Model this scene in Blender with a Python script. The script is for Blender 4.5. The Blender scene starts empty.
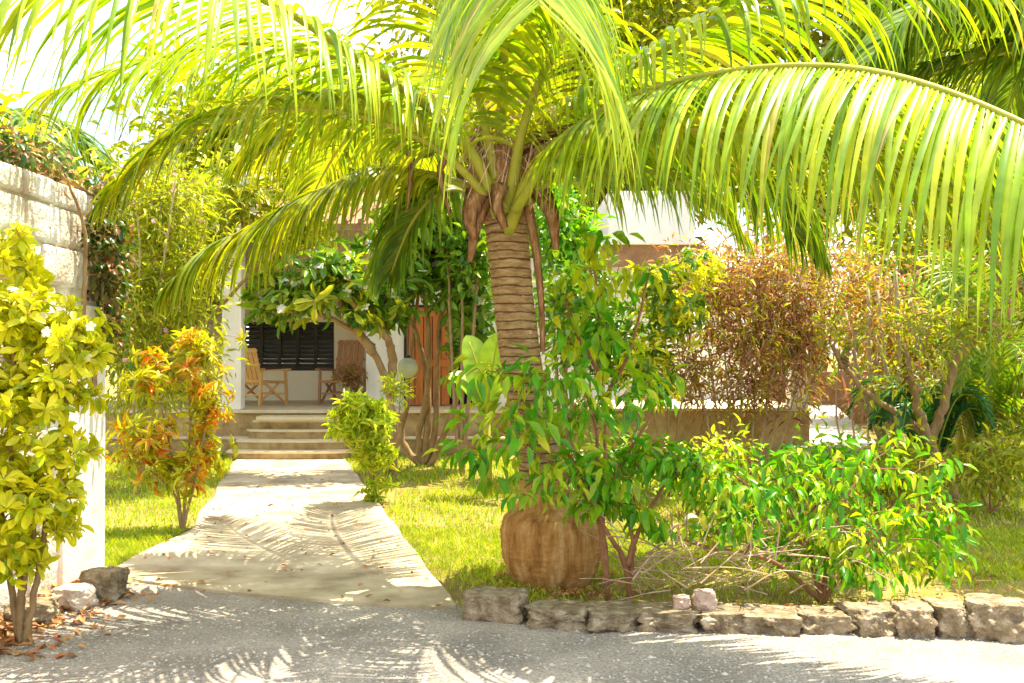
import bpy, bmesh, math, random
import numpy as np
from mathutils import Vector, noise
random.seed(7); RS = np.random.RandomState(11)
scene = bpy.context.scene
COL = scene.collection
H, YH, F = 1.6, 352.0, 1000.0
def at(px, py, d): return np.array([(px-512)*d/F, d, H+(YH-py)*d/F])
def gp(px, py):
    d = H*F/(py-YH); return np.array([(px-512)*d/F, d, 0.0])
def nrm(v):
    v = np.asarray(v, float); l = np.linalg.norm(v, axis=-1, keepdims=True); return v/np.maximum(l, 1e-9)

# ------------------------------------------------------------------ materials
def newmat(name):
    m = bpy.data.materials.new(name); m.use_nodes = True
    nt = m.node_tree; nt.nodes.clear()
    out = nt.nodes.new('ShaderNodeOutputMaterial'); return m, nt, out
def ramp(nt, cols, pos=None):
    r = nt.nodes.new('ShaderNodeValToRGB'); el = r.color_ramp.elements
    n = len(cols); pos = pos or [i/(n-1) for i in range(n)]
    while len(el) < n: el.new(0.5)
    for e, c, p in zip(el, cols, pos): e.position = p; e.color = (*c, 1)
    return r
def leafmat(name, cols, trans=0.45, rough=0.38, tint=(1.15, 1.1, 0.5), spec=0.5, pos=None):
    m, nt, out = newmat(name); N = nt.nodes; L = nt.links
    g = N.new('ShaderNodeNewGeometry'); r = ramp(nt, cols, pos); L.new(g.outputs['Random Per Island'], r.inputs[0])
    tc = N.new('ShaderNodeTexCoord'); nz = N.new('ShaderNodeTexNoise'); nz.inputs['Scale'].default_value = 9; nz.inputs['Detail'].default_value = 2
    L.new(tc.outputs['Object'], nz.inputs[0])
    hs = N.new('ShaderNodeHueSaturation'); L.new(r.outputs[0], hs.inputs['Color'])
    mr = N.new('ShaderNodeMapRange'); mr.inputs[1].default_value = .3; mr.inputs[2].default_value = .7; mr.inputs[3].default_value = .75; mr.inputs[4].default_value = 1.25
    L.new(nz.outputs[0], mr.inputs[0]); L.new(mr.outputs[0], hs.inputs['Value'])
    p = N.new('ShaderNodeBsdfPrincipled'); p.inputs['Roughness'].default_value = rough
    p.inputs['Specular IOR Level'].default_value = spec
    L.new(hs.outputs[0], p.inputs['Base Color'])
    t = N.new('ShaderNodeBsdfTranslucent'); mx = N.new('ShaderNodeMix'); mx.data_type = 'RGBA'; mx.blend_type = 'MULTIPLY'
    mx.inputs[0].default_value = 1; mx.inputs[7].default_value = (*tint, 1); mx.clamp_result = False
    L.new(hs.outputs[0], mx.inputs[6]); L.new(mx.outputs[2], t.inputs[0])
    ms = N.new('ShaderNodeMixShader'); ms.inputs[0].default_value = trans
    L.new(p.outputs[0], ms.inputs[1]); L.new(t.outputs[0], ms.inputs[2]); L.new(ms.outputs[0], out.inputs[0])
    return m
def surf(name, cols, scale=4, rough=.8, bump=.3, bscale=30, stretch=(1,1,1), detail=6, pos=None, spec=.3, island=0, bdist=.02, kind='noise', macro=0, mscale=1.1):
    m, nt, out = newmat(name); N = nt.nodes; L = nt.links
    tc = N.new('ShaderNodeTexCoord'); mp = N.new('ShaderNodeMapping'); mp.inputs['Scale'].default_value = stretch
    L.new(tc.outputs['Object'], mp.inputs[0])
    nz = N.new('ShaderNodeTexNoise'); nz.inputs['Scale'].default_value = scale; nz.inputs['Detail'].default_value = detail; nz.inputs['Roughness'].default_value = .65
    L.new(mp.outputs[0], nz.inputs[0])
    pos = pos or [.3+.4*i/(len(cols)-1) for i in range(len(cols))]
    r = ramp(nt, cols, pos); L.new(nz.outputs[0], r.inputs[0])
    p = N.new('ShaderNodeBsdfPrincipled'); p.inputs['Roughness'].default_value = rough; p.inputs['Specular IOR Level'].default_value = spec
    c = r.outputs[0]
    if island:
        g = N.new('ShaderNodeNewGeometry'); hs = N.new('ShaderNodeHueSaturation'); mr = N.new('ShaderNodeMapRange')
        mr.inputs[3].default_value = 1-island; mr.inputs[4].default_value = 1+island
        L.new(g.outputs['Random Per Island'], mr.inputs[0]); L.new(mr.outputs[0], hs.inputs['Value']); L.new(c, hs.inputs['Color']); c = hs.outputs[0]
    if macro:
        n3 = N.new('ShaderNodeTexNoise'); n3.inputs['Scale'].default_value = mscale; n3.inputs['Detail'].default_value = 6; L.new(tc.outputs['Object'], n3.inputs[0])
        hs3 = N.new('ShaderNodeHueSaturation'); m3 = N.new('ShaderNodeMapRange'); m3.inputs[1].default_value = .35; m3.inputs[2].default_value = .65; m3.inputs[3].default_value = 1-macro; m3.inputs[4].default_value = 1+macro*.6
        L.new(n3.outputs[0], m3.inputs[0]); L.new(m3.outputs[0], hs3.inputs['Value']); L.new(c, hs3.inputs['Color']); c = hs3.outputs[0]
    L.new(c, p.inputs['Base Color'])
    if bump:
        if kind == 'voronoi':
            b2 = N.new('ShaderNodeTexVoronoi'); b2.inputs['Scale'].default_value = bscale; bo = b2.outputs['Distance']
        else:
            b2 = N.new('ShaderNodeTexNoise'); b2.inputs['Scale'].default_value = bscale; b2.inputs['Detail'].default_value = 5; bo = b2.outputs[0]
        L.new(mp.outputs[0], b2.inputs[0])
        b = N.new('ShaderNodeBump'); b.inputs['Strength'].default_value = bump; b.inputs['Distance'].default_value = bdist
        L.new(bo, b.inputs['Height']); L.new(b.outputs[0], p.inputs['Normal'])
    L.new(p.outputs[0], out.inputs[0]); return m
M = {}
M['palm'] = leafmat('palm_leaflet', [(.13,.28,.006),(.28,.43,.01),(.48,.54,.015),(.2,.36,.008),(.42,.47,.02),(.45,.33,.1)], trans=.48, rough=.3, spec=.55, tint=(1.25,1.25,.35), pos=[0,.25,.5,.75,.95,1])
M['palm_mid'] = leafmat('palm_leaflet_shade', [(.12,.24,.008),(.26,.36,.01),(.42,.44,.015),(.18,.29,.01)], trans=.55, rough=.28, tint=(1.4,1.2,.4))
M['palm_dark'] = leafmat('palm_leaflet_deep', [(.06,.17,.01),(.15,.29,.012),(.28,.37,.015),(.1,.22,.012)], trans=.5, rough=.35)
M['rachis'] = surf('palm_rachis', [(.26,.3,.025),(.42,.38,.05)], 8, .45, .1)
M['bark_palm'] = surf('palm_bark', [(.24,.12,.05),(.46,.3,.15),(.6,.43,.26)], 7, .85, .8, 40, (1.2,1.2,5), bdist=.03)
M['bark_base'] = surf('palm_root_bole', [(.22,.09,.025),(.5,.27,.09),(.74,.52,.27)], 4, .85, 1.0, 34, (2.2,2.2,.9), bdist=.04)
def ringmat(name, cols, dark, wscale, dist, nscale=7, stretch=(1.2,1.2,5), width=.12, amt=.75):
    m = surf(name, cols, nscale, .85, .9, 45, stretch, bdist=.02); nt = m.node_tree; N = nt.nodes; L = nt.links
    p = next(n for n in N if n.type == 'BSDF_PRINCIPLED'); src = p.inputs['Base Color'].links[0].from_socket
    tc = next(n for n in N if n.type == 'TEX_COORD'); wv = N.new('ShaderNodeTexWave'); wv.wave_type = 'BANDS'; wv.bands_direction = 'Z'; wv.inputs['Scale'].default_value = wscale
    wv.inputs['Distortion'].default_value = dist; wv.inputs['Detail'].default_value = 3; wv.inputs['Detail Scale'].default_value = 1.6; L.new(tc.outputs['Object'], wv.inputs[0])
    r = ramp(nt, [(1,1,1),(0,0,0)], [.0,width]); L.new(wv.outputs['Fac'], r.inputs[0])
    a = N.new('ShaderNodeMath'); a.operation = 'MULTIPLY'; a.inputs[1].default_value = amt; L.new(r.outputs[0], a.inputs[0])
    mx = N.new('ShaderNodeMix'); mx.data_type = 'RGBA'; mx.inputs[7].default_value = (*dark,1); L.new(a.outputs[0], mx.inputs[0]); L.new(src, mx.inputs[6]); L.new(mx.outputs[2], p.inputs['Base Color'])
    b2 = N.new('ShaderNodeBump'); b2.invert = True; b2.inputs['Strength'].default_value = min(.8, amt); b2.inputs['Distance'].default_value = .02; L.new(r.outputs[0], b2.inputs['Height'])
    old = p.inputs['Normal'].links[0].from_socket; L.new(old, b2.inputs['Normal']); L.new(b2.outputs[0], p.inputs['Normal']); return m
M['bark_palm'] = ringmat('palm_ringed_bark', [(.22,.11,.05),(.46,.29,.14),(.64,.45,.26)], (.09,.04,.015), 5.2, 1.6)
M['bark_base'] = ringmat('palm_bole_bark', [(.2,.08,.02),(.5,.25,.07),(.72,.48,.22)], (.2,.09,.03), 4, 9, 3.4, (3.4,3.4,.55), .1, .12)
M['fiber'] = surf('palm_fibre', [(.13,.05,.02),(.32,.16,.07),(.5,.33,.2)], 12, .9, .8, 60, (3,3,.6), island=.3)
M['bark'] = surf('bark_tan', [(.2,.12,.05),(.38,.26,.13)], 12, .85, .5, 40, (1,1,.5))
M['bark_pale'] = surf('bark_pale', [(.3,.22,.13),(.55,.45,.32)], 10, .85, .4, 40, (1,1,.5))
M['bark_red'] = surf('bark_reddish', [(.22,.09,.045),(.38,.19,.10)], 12, .8, .4, 40)
M['lime'] = leafmat('leaf_yellow_green', [(.5,.58,.008),(.76,.73,.012),(.84,.8,.04),(.62,.64,.012),(.3,.45,.01)], trans=.42, rough=.3)
M['croton'] = leafmat('leaf_croton', [(.7,.16,.01),(.78,.36,.01),(.75,.55,.015),(.4,.44,.015),(.65,.26,.01)], trans=.4)
M['croton_g'] = leafmat('leaf_croton_green', [(.42,.5,.012),(.65,.6,.015),(.3,.38,.012)], trans=.42)
M['olean'] = leafmat('leaf_pale_green', [(.22,.32,.012),(.38,.44,.016),(.52,.52,.03)], trans=.45)
M['fran'] = leafmat('leaf_deep_green', [(.05,.17,.008),(.11,.27,.012),(.26,.38,.014),(.07,.21,.01)], trans=.35, rough=.3)
M['fresh'] = leafmat('leaf_fresh_green', [(.3,.48,.01),(.48,.58,.012),(.6,.62,.03)], trans=.45)
M['sap'] = leafmat('leaf_glossy_green', [(.05,.27,.006),(.13,.42,.008),(.34,.55,.012),(.07,.31,.008),(.2,.45,.01),(.5,.42,.03)], pos=[0,.3,.55,.75,.95,1], trans=.45, rough=.28, tint=(1.2,1.15,.3))
M['red'] = leafmat('leaf_red_brown', [(.26,.08,.05),(.44,.18,.1),(.52,.32,.1),(.34,.28,.05),(.62,.32,.27)], trans=.35)
M['back'] = leafmat('leaf_backdrop', [(.2,.3,.01),(.36,.42,.012),(.5,.5,.02)], trans=.45)
M['dark'] = leafmat('leaf_vine', [(.03,.1,.01),(.07,.17,.012),(.14,.13,.02),(.2,.08,.03)], trans=.35)
M['brownleaf'] = leafmat('leaf_brown_pink', [(.3,.12,.06),(.38,.22,.1),(.3,.3,.05),(.5,.2,.2)], trans=.35)
M['areca'] = leafmat('leaf_areca', [(.1,.25,.012),(.22,.36,.015),(.35,.42,.02)], trans=.45)
M['banana'] = leafmat('leaf_banana', [(.2,.34,.02),(.26,.4,.025)], trans=.35)
M['cycad'] = leafmat('leaf_cycad', [(.015,.1,.02),(.04,.2,.03)], trans=.3)
M['petal'] = leafmat('petal_white', [(.85,.82,.72),(.8,.78,.75)], trans=.3, tint=(1,1,.9))
M['petal_pink'] = leafmat('petal_pink', [(.8,.3,.35),(.85,.55,.55)], trans=.3, tint=(1,.9,.9))
M['litter'] = leafmat('dry_leaf', [(.2,.08,.03),(.42,.2,.07),(.5,.3,.12),(.55,.16,.04)], trans=.15, rough=.6)
M['grass'] = leafmat('grass_blade', [(.22,.39,.008),(.38,.5,.01),(.56,.58,.03),(.27,.43,.01)], trans=.4)
M['twig'] = surf('dry_twig', [(.38,.24,.15),(.6,.45,.32)], 10, .9, .2)
M['lawn'] = surf('lawn_soil', [(.14,.11,.035),(.26,.21,.05),(.4,.3,.12)], 1.6, .95, .8, 60, bdist=.03)
M['gravel'] = surf('gravel', [(.2,.175,.155),(.35,.31,.27),(.5,.44,.38)], 60, .9, .8, 55, detail=8, bdist=.015, kind='voronoi', macro=.3, mscale=1.6)
M['pebble'] = surf('pebble', [(.3,.28,.26),(.55,.52,.48)], 10, .85, .2, island=.4)
M['concrete'] = surf('path_concrete', [(.24,.18,.11),(.42,.34,.22),(.5,.42,.29),(.6,.52,.38)], 2.6, .85, .35, 90, detail=9, bdist=.006, macro=.22, mscale=1.3)
M['slab'] = surf('terrace_slab', [(.5,.46,.4),(.65,.6,.53)], 3, .8, .2, 60)
M['plaster'] = surf('white_plaster', [(.74,.72,.67),(.82,.81,.78)], 2.5, .8, .15, 40, stretch=(3,3,.5), macro=.12)
M['plaster_dirty'] = surf('gate_plaster', [(.55,.45,.32),(.76,.72,.65),(.82,.8,.77)], 2.5, .85, .25, 30, pos=[.25,.42,.6])
M['cream'] = surf('veranda_wall', [(.8,.72,.56),(.86,.79,.65)], 2, .8, .1)
M['plinth'] = surf('plinth_stone', [(.22,.14,.06),(.4,.28,.13),(.5,.38,.2)], 5, .85, .4, 30)
M['floor'] = surf('veranda_floor', [(.56,.47,.3),(.68,.6,.43)], 5, .6, .1)
M['tile'] = surf('roof_tile', [(.2,.1,.05),(.34,.2,.11)], 6, .8, .4, 30)
M['doorwood'] = surf('door_wood', [(.36,.1,.02),(.55,.2,.05)], 6, .5, .2, 30, (6,6,.6))
M['chairwood'] = surf('chair_wood', [(.66,.36,.11),(.8,.5,.2)], 8, .5, .2, 30, (4,4,.6))
M['chairdark'] = surf('chair_wood_worn', [(.36,.17,.08),(.52,.28,.15)], 8, .5, .2, 30, (4,4,.6))
M['dframe'] = surf('dark_frame', [(.012,.01,.01),(.03,.022,.02)], 8, .4, .1)
M['louvre'] = surf('louvre_blade', [(.03,.035,.025),(.07,.065,.045)], 8, .3, .1, spec=.6)
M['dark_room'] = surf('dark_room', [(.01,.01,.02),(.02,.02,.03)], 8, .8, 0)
M['stone'] = surf('coral_stone', [(.1,.075,.04),(.28,.215,.135),(.5,.42,.3)], 12, .9, 1.0, 22, bdist=.05, detail=8)
M['stone_w'] = surf('pale_stone', [(.5,.4,.32),(.75,.68,.6)], 6, .9, .8, 22, bdist=.04)
M['stone_p'] = surf('pinkish_stone', [(.42,.28,.22),(.62,.48,.4)], 6, .9, .8, 22, bdist=.04)
M['coconut'] = surf('coconut_husk', [(.2,.28,.02),(.34,.4,.03)], 6, .4, .1)
M['pot'] = surf('clay_pot', [(.2,.1,.06),(.3,.17,.1)], 6, .8, .2)
M['globe'] = surf('globe_glass', [(.42,.45,.3),(.5,.52,.36)], 2, .3, 0)
M['metal'] = surf('dark_metal', [(.02,.02,.02),(.05,.05,.05)], 8, .4, 0)
M['redpaint'] = surf('red_pole_paint', [(.6,.14,.09),(.7,.25,.16)], 8, .5, .1)
M['backwall'] = surf('brown_wall', [(.25,.12,.05),(.42,.24,.12)], 3, .9, .5, 15)

def wallmat():   # whitewashed rubble: irregular blocks with darker joints
    m, nt, out = newmat('whitewashed_rubble'); N = nt.nodes; L = nt.links
    tc = N.new('ShaderNodeTexCoord'); nz = N.new('ShaderNodeTexNoise'); nz.inputs['Scale'].default_value = 3; nz.inputs['Detail'].default_value = 8
    L.new(tc.outputs['Object'], nz.inputs[0])
    r = ramp(nt, [(.42,.33,.24),(.66,.6,.5),(.78,.75,.69)], [.34,.47,.58]); L.new(nz.outputs[0], r.inputs[0])
    p = N.new('ShaderNodeBsdfPrincipled'); p.inputs['Roughness'].default_value = .9; L.new(r.outputs[0], p.inputs['Base Color'])
    n2 = N.new('ShaderNodeTexNoise'); n2.inputs['Scale'].default_value = 26; n2.inputs['Detail'].default_value = 6; L.new(tc.outputs['Object'], n2.inputs[0])
    b = N.new('ShaderNodeBump'); b.inputs['Strength'].default_value = .8; b.inputs['Distance'].default_value = .03
    L.new(n2.outputs[0], b.inputs['Height']); L.new(b.outputs[0], p.inputs['Normal']); L.new(p.outputs[0], out.inputs[0]); return m
M['rubble'] = wallmat()

# ------------------------------------------------------------------ object helpers
ORIGIN = {}
def tag(o, label=None, cat=None, group=None, kind=None):
    if label: o['label'] = label
    if cat: o['category'] = cat
    if group: o['group'] = group
    if kind: o['kind'] = kind
    return o
def thing(name, label, cat, loc=(0,0,0), group=None):
    o = bpy.data.objects.new(name, None); COL.objects.link(o); o.location = tuple(float(v) for v in loc); o.empty_display_size = .1
    ORIGIN[o] = np.array(loc, float); return tag(o, label, cat, group)
def mesh(name, V, Fc, mat, parent=None, smooth=False):
    """V (n,3) world coords; Fc list of lists or an (m,k) int array"""
    org = ORIGIN[parent] if parent is not None else np.zeros(3)
    me = bpy.data.meshes.new(name)
    V = np.asarray(V, np.float32) - org.astype(np.float32)
    if isinstance(Fc, np.ndarray):
        m, k = Fc.shape
        me.vertices.add(len(V)); me.vertices.foreach_set('co', V.ravel())
        me.loops.add(m*k); me.loops.foreach_set('vertex_index', Fc.astype(np.int32).ravel())
        me.polygons.add(m); me.polygons.foreach_set('loop_start', np.arange(0, m*k, k, dtype=np.int32))
        me.update(calc_edges=True)
    else:
        me.from_pydata(V.tolist(), [], Fc); me.update()
    if smooth: me.polygons.foreach_set('use_smooth', np.ones(len(me.polygons), bool))
    me.materials.append(mat)
    o = bpy.data.objects.new(name, me); COL.objects.link(o)
    if parent is not None: o.parent = parent; ORIGIN[o] = org
    else: ORIGIN[o] = np.zeros(3)
    return o
class MB:
    def __init__(s): s.V = []; s.F = []; s.n = 0
    def add(s, V, Fc):
        V = np.asarray(V, float); s.V.append(V); s.F += [[i+s.n for i in f] for f in Fc]; s.n += len(V); return s
    def box(s, x0, x1, y0, y1, z0, z1, bev=0):
        bm = bmesh.new(); bmesh.ops.create_cube(bm, size=1)
        for v in bm.verts: v.co = Vector((x0+(v.co.x+.5)*(x1-x0), y0+(v.co.y+.5)*(y1-y0), z0+(v.co.z+.5)*(z1-z0)))
        if bev: bmesh.ops.bevel(bm, geom=list(bm.edges), offset=bev, segments=2, affect='EDGES', profile=.6)
        bm.verts.index_update(); s.add([v.co[:] for v in bm.verts], [[v.index for v in f.verts] for f in bm.faces]); bm.free(); return s
    def bar(s, a, b, w, t, up=(0,0,1)):   # box section between two points
        a = np.array(a, float); b = np.array(b, float); d = nrm(b-a); u = np.array(up, float)
        if abs(np.dot(u, d)) > .95: u = np.array([0,1.,0])
        sx = nrm(np.cross(d, u)); uu = np.cross(sx, d)
        V = [p+sx*i*w/2+uu*j*t/2 for p in (a, b) for i, j in ((-1,-1),(1,-1),(1,1),(-1,1))]
        return s.add(V, [[3,2,1,0],[4,5,6,7],[0,1,5,4],[1,2,6,5],[2,3,7,6],[3,0,4,7]])
    def tube(s, P, R, n=6, cap=True):
        P = np.asarray(P, float); k = len(P); R = np.broadcast_to(np.asarray(R, float), (k,))
        T = nrm(np.gradient(P, axis=0)); ref = np.array([0,0,1.]) if abs(T[:,2]).mean() < .8 else np.array([0,1.,0])
        A = nrm(np.cross(T, ref)); B = np.cross(T, A)
        th = np.arange(n)*2*math.pi/n
        V = (P[:,None,:] + R[:,None,None]*(A[:,None,:]*np.cos(th)[None,:,None]+B[:,None,:]*np.sin(th)[None,:,None])).reshape(-1,3)
        Fc = [[i*n+j, i*n+(j+1)%n, (i+1)*n+(j+1)%n, (i+1)*n+j] for i in range(k-1) for j in range(n)]
        if cap: Fc += [list(range(n))[::-1], [(k-1)*n+j for j in range(n)]]
        return s.add(V, Fc)
    def prism(s, poly, z0, z1):
        n = len(poly); V = [(x,y,z0) for x,y in poly]+[(x,y,z1) for x,y in poly]
        return s.add(V, [list(range(n))[::-1], [n+i for i in range(n)]]+[[i,(i+1)%n,n+(i+1)%n,n+i] for i in range(n)])
    def build(s, name, mat, parent=None, smooth=False):
        return mesh(name, np.concatenate(s.V), s.F, mat, parent, smooth)
def catmull(P, n=40):
    P = np.asarray(P, float); P = np.vstack([2*P[0]-P[1], P, 2*P[-1]-P[-2]]); out = []
    segs = len(P)-3
    for i in range(segs):
        p0, p1, p2, p3 = P[i:i+4]; m = max(3, n//segs)
        for t in np.linspace(0, 1, m, endpoint=(i == segs-1)):
            out.append(.5*((2*p1)+(-p0+p2)*t+(2*p0-5*p1+4*p2-p3)*t*t+(-p0+3*p1-3*p2+p3)*t**3))
    return np.array(out)
def resample(P, n):
    s = np.concatenate([[0], np.cumsum(np.linalg.norm(np.diff(P, axis=0), axis=1))]); t = np.linspace(0, s[-1], n)
    return np.stack([np.interp(t, s, P[:,i]) for i in range(3)], 1), s[-1]

# leaf templates: rows (across, along, normal)
def tmpl(prof, fold=.25, bend=.25):
    """prof = [(along, halfwidth)], first and last are points"""
    V = [(0, prof[0][0], 0)]; Fc = []; prev = None
    for a, w in prof[1:-1]:
        z = -bend*a*a; i = len(V); V += [(-w, a, z+fold*w), (0, a, z), (w, a, z+fold*w)]
        if prev is None: Fc += [[0, i+1, i, i], [0, i+2, i+1, i+1]]
        else: Fc += [[prev, prev+1, i+1, i], [prev+1, prev+2, i+2, i+1]]
        prev = i
    a = prof[-1][0]; k = len(V); V.append((0, a, -bend*a*a)); Fc += [[prev, prev+1, k, k], [prev+1, prev+2, k, k]]
    tr = []
    for f in Fc:
        g = list(dict.fromkeys(f))
        tr += [g] if len(g) == 3 else [[g[0], g[1], g[2]], [g[0], g[2], g[3]]]
    return np.array(V, float), np.array(tr, int)
T_BROAD = tmpl([(0,0),(.12,.22),(.42,.5),(.75,.34),(1,0)], .3, .3)
T_OBOV = tmpl([(0,0),(.2,.16),(.6,.5),(.86,.42),(1,0)], .25, .25)
T_NARROW = tmpl([(0,0),(.3,.5),(.7,.4),(1,0)], .3, .35)
T_SMALL = tmpl([(0,0),(.45,.5),(1,0)], .3, .3)
T_HEART = tmpl([(0,0),(.1,.38),(.35,.5),(.7,.3),(1,0)], .2, .15)
def place_leaves(T, P, D, N, L, W):
    V, Fc = T; P = np.asarray(P); D = nrm(D); n = len(P)
    S = nrm(np.cross(D, N)); Nn = np.cross(S, D)
    L = np.broadcast_to(L, (n,))[:,None,None]; W = np.broadcast_to(W, (n,))[:,None,None]
    VV = P[:,None,:] + V[None,:,0:1]*W*S[:,None,:] + V[None,:,1:2]*L*D[:,None,:] + V[None,:,2:3]*L*Nn[:,None,:]
    FF = Fc[None] + (np.arange(n)*len(V))[:,None,None]
    return VV.reshape(-1,3), FF.reshape(-1,3)

# ------------------------------------------------------------------ generic plant
def plant(name, label, cat, base, limbs, clumps, leaf, stem_mat, group=None, stem_r=.02, seed=1, twig_r=.004, flowers=None, part_stem='stem', part_crown='foliage', sides=6, droop=0., crown_top=None):
    """limbs: list of control point lists; clumps: [(centre, radii, n_tips)]; leaf: dict(mat,T,L,W,per,mode)"""
    rs = np.random.RandomState(seed); t = thing(name, label, cat, base, group)
    mb = MB(); nodes = []
    for li, lp in enumerate(limbs):
        P = catmull(lp, 24); k = len(P)
        P[1:-1] += rs.normal(0, stem_r*.13, (k-2, 3))
        mb.tube(P, np.linspace(stem_r, stem_r*.4, k), sides); nodes.append(P[k//4:])
    nodes = np.concatenate(nodes); tips = []; dirs = []
    b = np.asarray(base, float)
    allt = []
    for c, r, n in clumps:
        v = nrm(rs.normal(size=(n,3)))*(rs.rand(n,1)**.6)*np.where(rs.rand(n,1)<.3, rs.uniform(1,1.5,(n,1)), 1.); allt.append(np.asarray(c)+v*np.asarray(r))
    allt = np.concatenate(allt); allt[:,2] = np.maximum(allt[:,2], b[2]+.06)
    order = np.argsort(np.min(np.linalg.norm(allt[:,None]-nodes[None,::4], axis=2), axis=1))
    TV = MB()
    for i in order:
        p = allt[i]; d = np.linalg.norm(nodes-p, axis=1) + .35*np.maximum(0, nodes[:,2]-p[2]); j = int(np.argmin(d)); q = nodes[j]
        mid = (p+q)/2 + np.array([0,0,.12*np.linalg.norm(p-q)]) + rs.normal(0,.04,3)*np.linalg.norm(p-q)
        tt = np.linspace(0,1,5)[:,None]; C = (1-tt)**2*q+2*tt*(1-tt)*mid+tt*tt*p
        ln = np.linalg.norm(p-q); r0 = min(twig_r*(1+1.5*ln), stem_r*.7)
        TV.tube(C, np.linspace(r0, twig_r*.5, 5), 3, False); nodes = np.vstack([nodes, C[2:]]); tips.append(p); dirs.append(nrm(C[4]-C[3]))
    tips = np.array(tips); dirs = np.array(dirs)
    mb.add(np.concatenate(TV.V), TV.F); so = mb.build(part_stem, stem_mat, t, True)
    def mkleaves(leaf, T_, D_):
        per = leaf['per']; n = len(T_)*per; P0 = np.repeat(T_, per, 0); DD = np.repeat(D_, per, 0)
        rv = rs.normal(size=(n,3))
        if leaf.get('mode') == 'rosette':
            up = nrm(DD+np.array([0,0,.5])); rad = nrm(rv-np.sum(rv*up,1,keepdims=True)*up)
            el = rs.uniform(-.15,.9,(n,1)); D = nrm(rad+up*el); P = P0-up*rs.rand(n,1)*leaf['L']*.4
            Nn = up+rs.normal(0,.2,(n,3))
        elif leaf.get('mode') == 'hang':
            rv[:,2] *= .4; P = P0+rv*leaf.get('spread',.08)*np.array([1,1,.8])
            D = nrm(nrm(rv)*.85+DD*.35+np.array([0,0,-leaf.get('down',.75)])+rs.normal(0,.38,(n,3))); o = nrm(rv*np.array([1,1,.2])); Nn = o+np.array([0,0,.9])+rs.normal(0,.4,(n,3))
        else:
            sp = leaf.get('spread', .1); P = P0+rv*sp
            D = nrm(nrm(rv)*.9+DD*.5+rs.normal(0,.35,(n,3))+np.array([0,0,-leaf.get('down',0.)])); Nn = np.array([0,0,1.])+rs.normal(0,.45,(n,3))
        L_ = leaf['L']*rs.uniform(.45,1.2,n); return place_leaves(leaf['T'], P, D, Nn, L_, L_*leaf['W'])
    ls = leaf if isinstance(leaf, list) else [leaf]
    VV = {}; 
    sel = rs.rand(len(tips)); acc = 0
    for lf in ls:
        sh = lf.get('share', 1/len(ls)); m = (sel >= acc)&(sel < acc+sh); acc += sh
        if lf.get('where') is not None: m = lf['where'](tips)
        if not m.any(): continue
        V, Fc = mkleaves(lf, tips[m], dirs[m])
        o = mesh(lf.get('name', part_crown), V, Fc, lf['mat'], t, True)
        if lf.get('label'): o['label'] = lf['label']
    for fl in flowers or []:
        n = fl['n']; idx = rs.choice(len(tips), n); c = tips[idx]+rs.normal(0,.05,(n,3))+np.array([0,0,fl.get('lift',.05)]); c[:,1] -= fl.get('front', .08)
        ax = nrm(rs.normal(size=(n,3))*.5+np.array([0,-.7,.6])); PV = []
        for a in range(5):
            ref = nrm(np.cross(ax, np.array([1.,0,0]))); r2 = np.cross(ax, ref); th = a*2*math.pi/5
            D = ref*math.cos(th)+r2*math.sin(th)+ax*.35
            V, Fc = place_leaves(T_OBOV, c, D, ax, fl['L'], fl['L']*.75); PV.append(V.reshape(n,-1,3)); F1_ = Fc[:len(T_OBOV[1])]
        PV = np.stack(PV, 1); nv = PV.shape[2]
        for q in range(n): mesh('flower', PV[q].reshape(-1,3), np.concatenate([F1_+a*nv for a in range(5)]), fl['mat'], t)
    return t
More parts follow.
